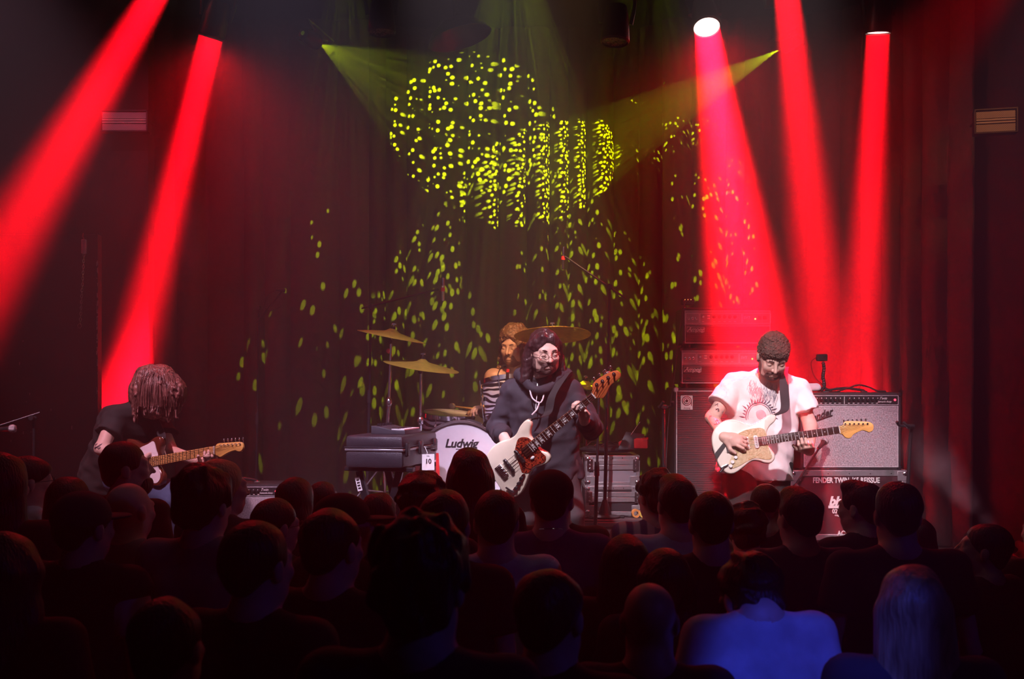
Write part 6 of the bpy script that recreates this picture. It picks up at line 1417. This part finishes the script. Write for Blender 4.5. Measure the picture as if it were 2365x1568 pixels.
# ---------------------------------------------------------------- the audience
def shoes(J, k, parent):
    for q in 'LR':
        S = Sculpt(); a, t = V(J['a' + q]), V(J['t' + q]); d = (t - a); d.z = 0; d.normalize()
        S.rc(V((a.x, a.y, a.z - 0.03)) - d * 0.02, V((t.x, t.y, t.z + 0.004)) + d * 0.02, 0.046 * k, 0.036 * k, 0.02)
        v, f = S.mesh(0.014); v[:, 2] = np.maximum(v[:, 2], 0.0); link('shoe', np_mesh('shoe', [(v, f)]), SHOE, parent)
def person(xc, ytop, Y, label, hair='short', hm=None, shirt=None, yaw=0, hyaw=None, hpitch=0, sleeve=0.55, skin=None, broad=1.0, cap=None, beard=False, glasses=False, arm=None, group=None, seed=0, vest=None, pants=None, necklace=False, hunch=0.0):
    """stands on the hall floor facing the stage; yaw turns the body, hyaw the head (positive = towards the right hand side)"""
    hm = hm or HAIRD; shirt = shirt or C_BLACK; skin = skin or SKIN; hyaw = yaw if hyaw is None else hyaw
    top = P(xc, ytop, Y).z; ht = top - (0.012 if hair != 'none' else 0); k = ht / 1.75; x0 = (xc - CX) * Y / FPX
    t = thing('person', label, 'person', (x0, Y, 0), group=group)
    ry = math.radians(-yaw); rh = math.radians(-hyaw); rp = math.radians(hpitch)
    def B(x, y, z): return V((x * math.cos(ry) - y * math.sin(ry), x * math.sin(ry) + y * math.cos(ry), z)) * k
    b = broad
    J = dict(hip=B(0, -0.01, 0.93), chest=B(0, 0.0, 1.325), neck=B(0, -0.015, 1.50))
    for q, sx in (('L', -1), ('R', 1)):
        J['s' + q] = B(sx * 0.182 * b, -0.01, 1.44); J['e' + q] = B(sx * 0.235 * b, -0.03, 1.14); J['w' + q] = B(sx * 0.225 * b, 0.07, 0.89)
        J['k' + q] = B(sx * 0.095, 0.015, 0.50); J['a' + q] = B(sx * 0.10, -0.02, 0.085); J['t' + q] = B(sx * 0.115, 0.13, 0.035)
    if hunch:                                            # shoulders up, head pushed forward
        for q in ('chest', 'neck', 'sL', 'sR', 'eL', 'eR'): J[q] = J[q] + B(0, -0.06, hunch * (0.6 if q[0] == 'c' else 1.0))
    if arm:                                              # raised forearm: side, elbow, wrist
        q = arm[0]; J['e' + q] = B(*arm[1]); J['w' + q] = B(*arm[2])
    hd = Head(B(0, 0.01, 1.6325), (-math.sin(rh) * math.cos(rp), math.cos(rh) * math.cos(rp), math.sin(rp)), (math.sin(rh) * math.sin(rp), -math.cos(rh) * math.sin(rp), math.cos(rp)), k)
    S = Sculpt(); body(S, J, k * 0.90, 0.0); hd.sculpt(S, J['neck'], nr=1.0 + 0.16 * (broad - 0.3) if hair not in ('long', 'bob') else 1.0)
    for q, sx in (('L', -1), ('R', 1)):
        dd = (J['w' + q] - J['e' + q]).normalized(); hand(S, J['w' + q], dd, B(-sx, 0.2, 0), -sx, k, (18, 25, 20))
    fine = [(*hd.box(), 0.0075)]
    if arm: w_ = np.array(J['w' + arm[0]]); fine.append((w_ - 0.14, w_ + 0.14, 0.007))
    sculpt_part('body', S, 0.021, skin, t, fine)
    if hair != 'none': sculpt_part('hair', hairpiece(hd, hair, seed + 3), 0.0085, hm, t)
    sculpt_part('shirt', tshirt(J, k, 0.014, sleeve, 0.08, wrinkle(0.004, 26, seed), nk=0.068), 0.015, shirt, t)
    sculpt_part('trousers', trousers(J, k, 0.012, wrinkle(0.003, 24, seed + 1)), 0.022, pants or [C_CHAR, C_DENIM, C_BLACK][seed % 3], t)
    shoes(J, k, t)
    if vest is not None:
        Jv = dict(J); sculpt_part('vest', tshirt(Jv, k * 1.02, 0.022, 0.02, 0.06, None), 0.015, vest, t)
    if cap is not None:
        C = Sculpt(); C.ell(hd.at(0, -0.018, 0.045), [q * k for q in (0.092, 0.112, 0.088)], hd.Rn, 0.01)
        C.ell(hd.at(0, 0, -0.075), [q * k for q in (0.16, 0.18, 0.10)], hd.Rn, 0.01, 's')
        c = sculpt_part('cap', C, 0.008, cap, t)
        s2 = Sculpt(); s2.ell(hd.at(0, 0.112, 0.030), [q * k for q in (0.068, 0.085, 0.010)], hd.Rn, 0.005); sculpt_part('brim', s2, 0.006, cap, c)
    if beard:
        C = Sculpt(); C.ell(hd.at(0, 0.040, -0.078), [q * k for q in (0.064, 0.066, 0.056)], hd.Rn, 0.02); C.ell(hd.at(0, 0.075, -0.02), [q * k for q in (0.05, 0.06, 0.035)], hd.Rn, 0.01, 's'); C.noise = wrinkle(0.003, 90, seed)
        sculpt_part('beard', C, 0.007, hm, t)
    if glasses:
        gl = MB()
        for q in (-1, 1):
            ring = [hd.at(q * 0.034 + 0.023 * math.cos(a), 0.108, 0.003 + 0.019 * math.sin(a)) for a in [i * math.pi / 8 for i in range(16)]]
            gl.tube(ring, 0.0018, 5, True); gl.tube([hd.at(q * 0.057, 0.106, 0.008), hd.at(q * 0.082, 0.03, 0.006), hd.at(q * 0.084, -0.01, -0.002)], 0.0016, 5)
        gl.tube([hd.at(-0.012, 0.110, 0.006), hd.at(0.012, 0.110, 0.006)], 0.0018, 5)
        o = part('glasses', gl, METBLK, t)
    if necklace:
        ring = [J['neck'] + V((0.066 * k * math.cos(a), 0.070 * k * math.sin(a) + 0.005, 0.018 - 0.012 * math.sin(a))) for a in [i * math.pi / 12 for i in range(24)]]
        part('chain_necklace', MB().tube(ring, 0.004, 5, True), CHROME, t)
    t['J'] = 0; del t['J']
    return t, J, hd, k
DARKG = 'audience standing before the stage'
def crowd():
    pr = person
    pr(4, 1045, 4.5, 'woman with long reddish hair standing beside the youth in glasses', 'long', HAIRB, C_BLACK, yaw=10, seed=1)
    pr(65, 1052, 5.45, 'youth with dark fringe and glasses in a pale grey T-shirt', 'fringe', HAIRD, C_LIGHT, yaw=35, hyaw=60, glasses=True, seed=2)
    pr(290, 1018, 5.35, 'bearded man in black T-shirt turned in profile below the left guitarist', 'short', HAIRD, C_BLACK, yaw=25, hyaw=72, hpitch=6, beard=True, seed=3)
    pr(160, 1100, 5.0, 'person with smooth dark hair standing behind the man in the beanie', 'bob', HAIRD, C_BLACK, yaw=12, seed=4)
    pr(298, 1115, 4.55, 'bald man in a pale T-shirt with red light on his ear', 'none', None, C_GREY, yaw=18, hyaw=30, seed=5)
    VP = pr(192, 1135, 3.9, 'man in a dark cap wearing a pale T-shirt under a black printed vest', 'short', HAIRD, C_LIGHT, yaw=15, hyaw=28, cap=C_CHAR, seed=6, vest=C_BLACK, broad=1.05)
    pr(20, 1230, 3.25, 'person with long dark brown hair at the edge of the crowd', 'long', HAIRB, C_BLACK, yaw=5, seed=7)
    pr(385, 1378, 2.6, 'short person with cropped hair in front of the dark-haired man in grey', 'short', HAIRD, C_BLACK, yaw=12, seed=8)
    pr(592, 1200, 3.05, 'man in a black T-shirt with blue light on his neck beside the cap wearer', 'short', HAIRD, C_BLACK, yaw=20, hyaw=30, seed=9)
    pr(470, 1085, 4.15, 'man with thick dark hair in a slate grey T-shirt', 'curly', HAIRD, C_GREY, yaw=15, hyaw=20, seed=10, broad=1.05)
    pr(512, 1060, 4.95, 'blonde woman in a dark jacket below the left guitar head', 'bob', HAIRBL, C_CHAR, yaw=30, hyaw=55, sleeve=1.6, seed=11)
    pr(636, 1150, 4.65, 'short person with glasses and a red lit cheek', 'short', HAIRD, C_BLACK, yaw=25, hyaw=50, glasses=True, seed=12)
    pr(682, 1102, 5.35, 'person with round dark hair in front of the left guitar amplifier', 'bob', HAIRD, C_BLACK, yaw=10, seed=13)
    pr(745, 1110, 5.78, 'person with short black hair behind the man in the peaked cap', 'short', HAIRD, C_CHAR, yaw=10, seed=14)
    pr(795, 1140, 4.2, 'man in a peaked cap seen in profile with red light on the brim', 'short', HAIRD, C_BLACK, yaw=30, hyaw=75, cap=C_BROWN, seed=15)
    pr(765, 1172, 3.45, 'man with short dark hair in front of the man in the peaked cap', 'short', HAIRD, C_BLACK, yaw=20, hyaw=30, seed=16)
    pr(875, 1135, 5.1, 'short person with dark hair below the keyboard stand', 'short', HAIRD, C_BLACK, yaw=5, seed=17)
    pr(975, 1098, 4.6, 'person with curly dark hair in front of the bass drum', 'curly', HAIRD, C_BLACK, yaw=8, seed=18)
    pr(1086, 1035, 5.2, 'woman with long dark hair standing before the bass drum', 'long', HAIRD, C_BLACK, yaw=0, seed=19)
    pr(1030, 1130, 3.9, 'man with dark hair and a blue lit neck behind the tall man', 'short', HAIRD, C_BLACK, yaw=15, hyaw=20, seed=20)
    pr(972, 1210, 2.35, 'tall man with thick dark hair standing out of focus in the middle of the crowd', 'curly', HAIRD, C_NAVY, yaw=8, seed=21, broad=1.02)
    pr(1146, 1130, 4.2, 'man with dark hair in a pale grey T-shirt beside the necklace wearer', 'short', HAIRD, C_LIGHT, yaw=-5, seed=22)
    pr(1274, 1085, 4.6, 'man in a red lit cap and purple T-shirt wearing a chain necklace', 'short', HAIRD, C_PURP, yaw=5, cap=C_BROWN, seed=23, necklace=True, broad=1.05)
    pr(1288, 1104, 5.62, 'person in a dark jacket hidden behind the man in the red lit cap', 'short', HAIRD, C_BROWN, sleeve=1.7, seed=24, broad=1.15)
    pr(1270, 1310, 2.72, 'short man with dark hair and a blue lit jaw below the purple T-shirt', 'short', HAIRD, C_BLACK, yaw=18, hyaw=25, seed=25)
    pr(1445, 1235, 4.05, 'woman with long dark hair and a raised bare forearm', 'long', HAIRD, C_BLACK, yaw=5, seed=26, skin=SKIN2, arm=('L', (-0.27, 0.10, 1.02), (-0.20, 0.22, 1.30)))
    pr(1515, 1092, 5.6, 'person with curly red lit hair in a striped shirt', 'curly', HAIRB, STRIPE, yaw=-15, hyaw=-25, seed=27)
    pr(1563, 1100, 4.85, 'man with a flat top of dark hair in a grey T-shirt', 'quiff', HAIRD, C_LIGHT, yaw=-8, hyaw=-15, seed=28)
    pr(1537, 1265, 3.75, 'short woman with long dark hair behind the bald head', 'long', HAIRD, C_BLACK, yaw=5, seed=29)
    pr(1643, 1133, 4.25, 'man with cropped hair and wide neck in a black T-shirt', 'short', HAIRD, C_BLACK, yaw=0, seed=30, broad=1.08)
    pr(1724, 1170, 5.15, 'short person with curly dark hair beside the cropped head', 'curly', HAIRD, C_BLACK, yaw=0, seed=31)
    tf = pr(1768, 1113, 5.5, 'man with a shaved head in a black T-shirt printed with white lettering', 'buzz', HAIRD, C_BLACK, yaw=0, seed=32)
    pr(1847, 1128, 4.6, 'man with swept dark hair in a navy shirt before the flight case', 'quiff', HAIRD, C_NAVY, yaw=-5, hyaw=-20, seed=33, broad=1.05)
    pr(1990, 1112, 5.05, 'man in black with his face turned left before the amplifier', 'quiff', HAIRD, C_BLACK, yaw=-20, hyaw=-45, seed=34)
    pr(2074, 1112, 4.2, 'broad man with cropped dark hair in a black T-shirt', 'short', HAIRD, C_BLACK, yaw=3, seed=35, broad=1.1)
    pr(2122, 1196, 5.5, 'short person with round dark hair behind the broad man', 'bob', HAIRD, C_BLACK, yaw=0, seed=36)
    pr(2275, 1205, 4.5, 'bearded man looking up in profile beside the water bottle', 'short', HAIRD, C_BLACK, yaw=-35, hyaw=-70, hpitch=12, beard=True, seed=37, skin=SKIN2)
    pr(2408, 1170, 5.0, 'person at the right wall with a bare red lit arm', 'short', HAIRD, C_BLACK, yaw=-10, seed=38, arm=('L', (-0.27, 0.10, 1.10), (-0.16, 0.24, 1.30)))
    pr(2108, 1303, 2.95, 'woman with long blonde hair in a grey-green top', 'long', HAIRBL, C_GREEN, yaw=3, seed=39)
    pr(1500, 1345, 3.0, 'bald man lit blue from the side in the near crowd', 'none', None, C_BLACK, yaw=5, seed=40, skin=SKIN2)
    pr(1735, 1295, 3.3, 'man with curly dark hair in a pale T-shirt lit bright blue', 'curly', HAIRD, C_BLUE, yaw=-8, hpitch=-25, seed=42, broad=1.02, hunch=0.10)
    # faint teal print on the vest
    t, J, hd, k = VP
    tp = mat('teal_print', (0.05, 0.16, 0.16), 0.8); sq = MB()
    for i in range(7): sq.tube([(-0.05 + 0.016 * i + 0.01 * math.sin(j * 2 + i), -0.150 * k, (1.27 + 0.02 * math.cos(i) - j * 0.02) * k) for j in range(5)], 0.003, 4)
    o = part('print', sq, tp, t, label='faint teal print'); o['kind'] = 'stuff'
    # lettering on the printed T-shirt
    t, J, hd, k = tf
    wp = mat('white_print', (0.6, 0.6, 0.62), 0.8)
    yb = -0.152 * k
    text('print', 'HERE NOW', 0.034, wp, t, face_at(0, yb, 1.235 * k), spacing=1.25)
    text('print', 'paid in full', 0.016, wp, t, face_at(0, yb, 1.205 * k), spacing=1.2)
    st = MB()
    for i in range(8):
        a = i * math.pi / 4
        p0 = V((0.010 * math.cos(a), yb - 0.003, 1.315 * k + 0.010 * math.sin(a))); p1 = V((0.042 * math.cos(a), yb - 0.003, 1.315 * k + 0.042 * math.sin(a)))
        st.tube([p0, p1], 0.0022, 4)
        if i % 2: st.tube([p1 + V((0.009 * math.cos(u), 0, 0.012 * math.sin(u))) for u in [j * math.pi / 4 for j in range(8)]], 0.0015, 4, True)
        else: st.tube([p1 + V((0.006 * math.sin(a), 0, -0.006 * math.cos(a))), p1 + V((0.008 * math.cos(a), 0, 0.008 * math.sin(a))), p1 - V((0.006 * math.sin(a), 0, -0.006 * math.cos(a)))], 0.002, 4)
    o = part('star_print', st, wp, t, label='white star shaped print'); o['kind'] = 'stuff'
crowd()
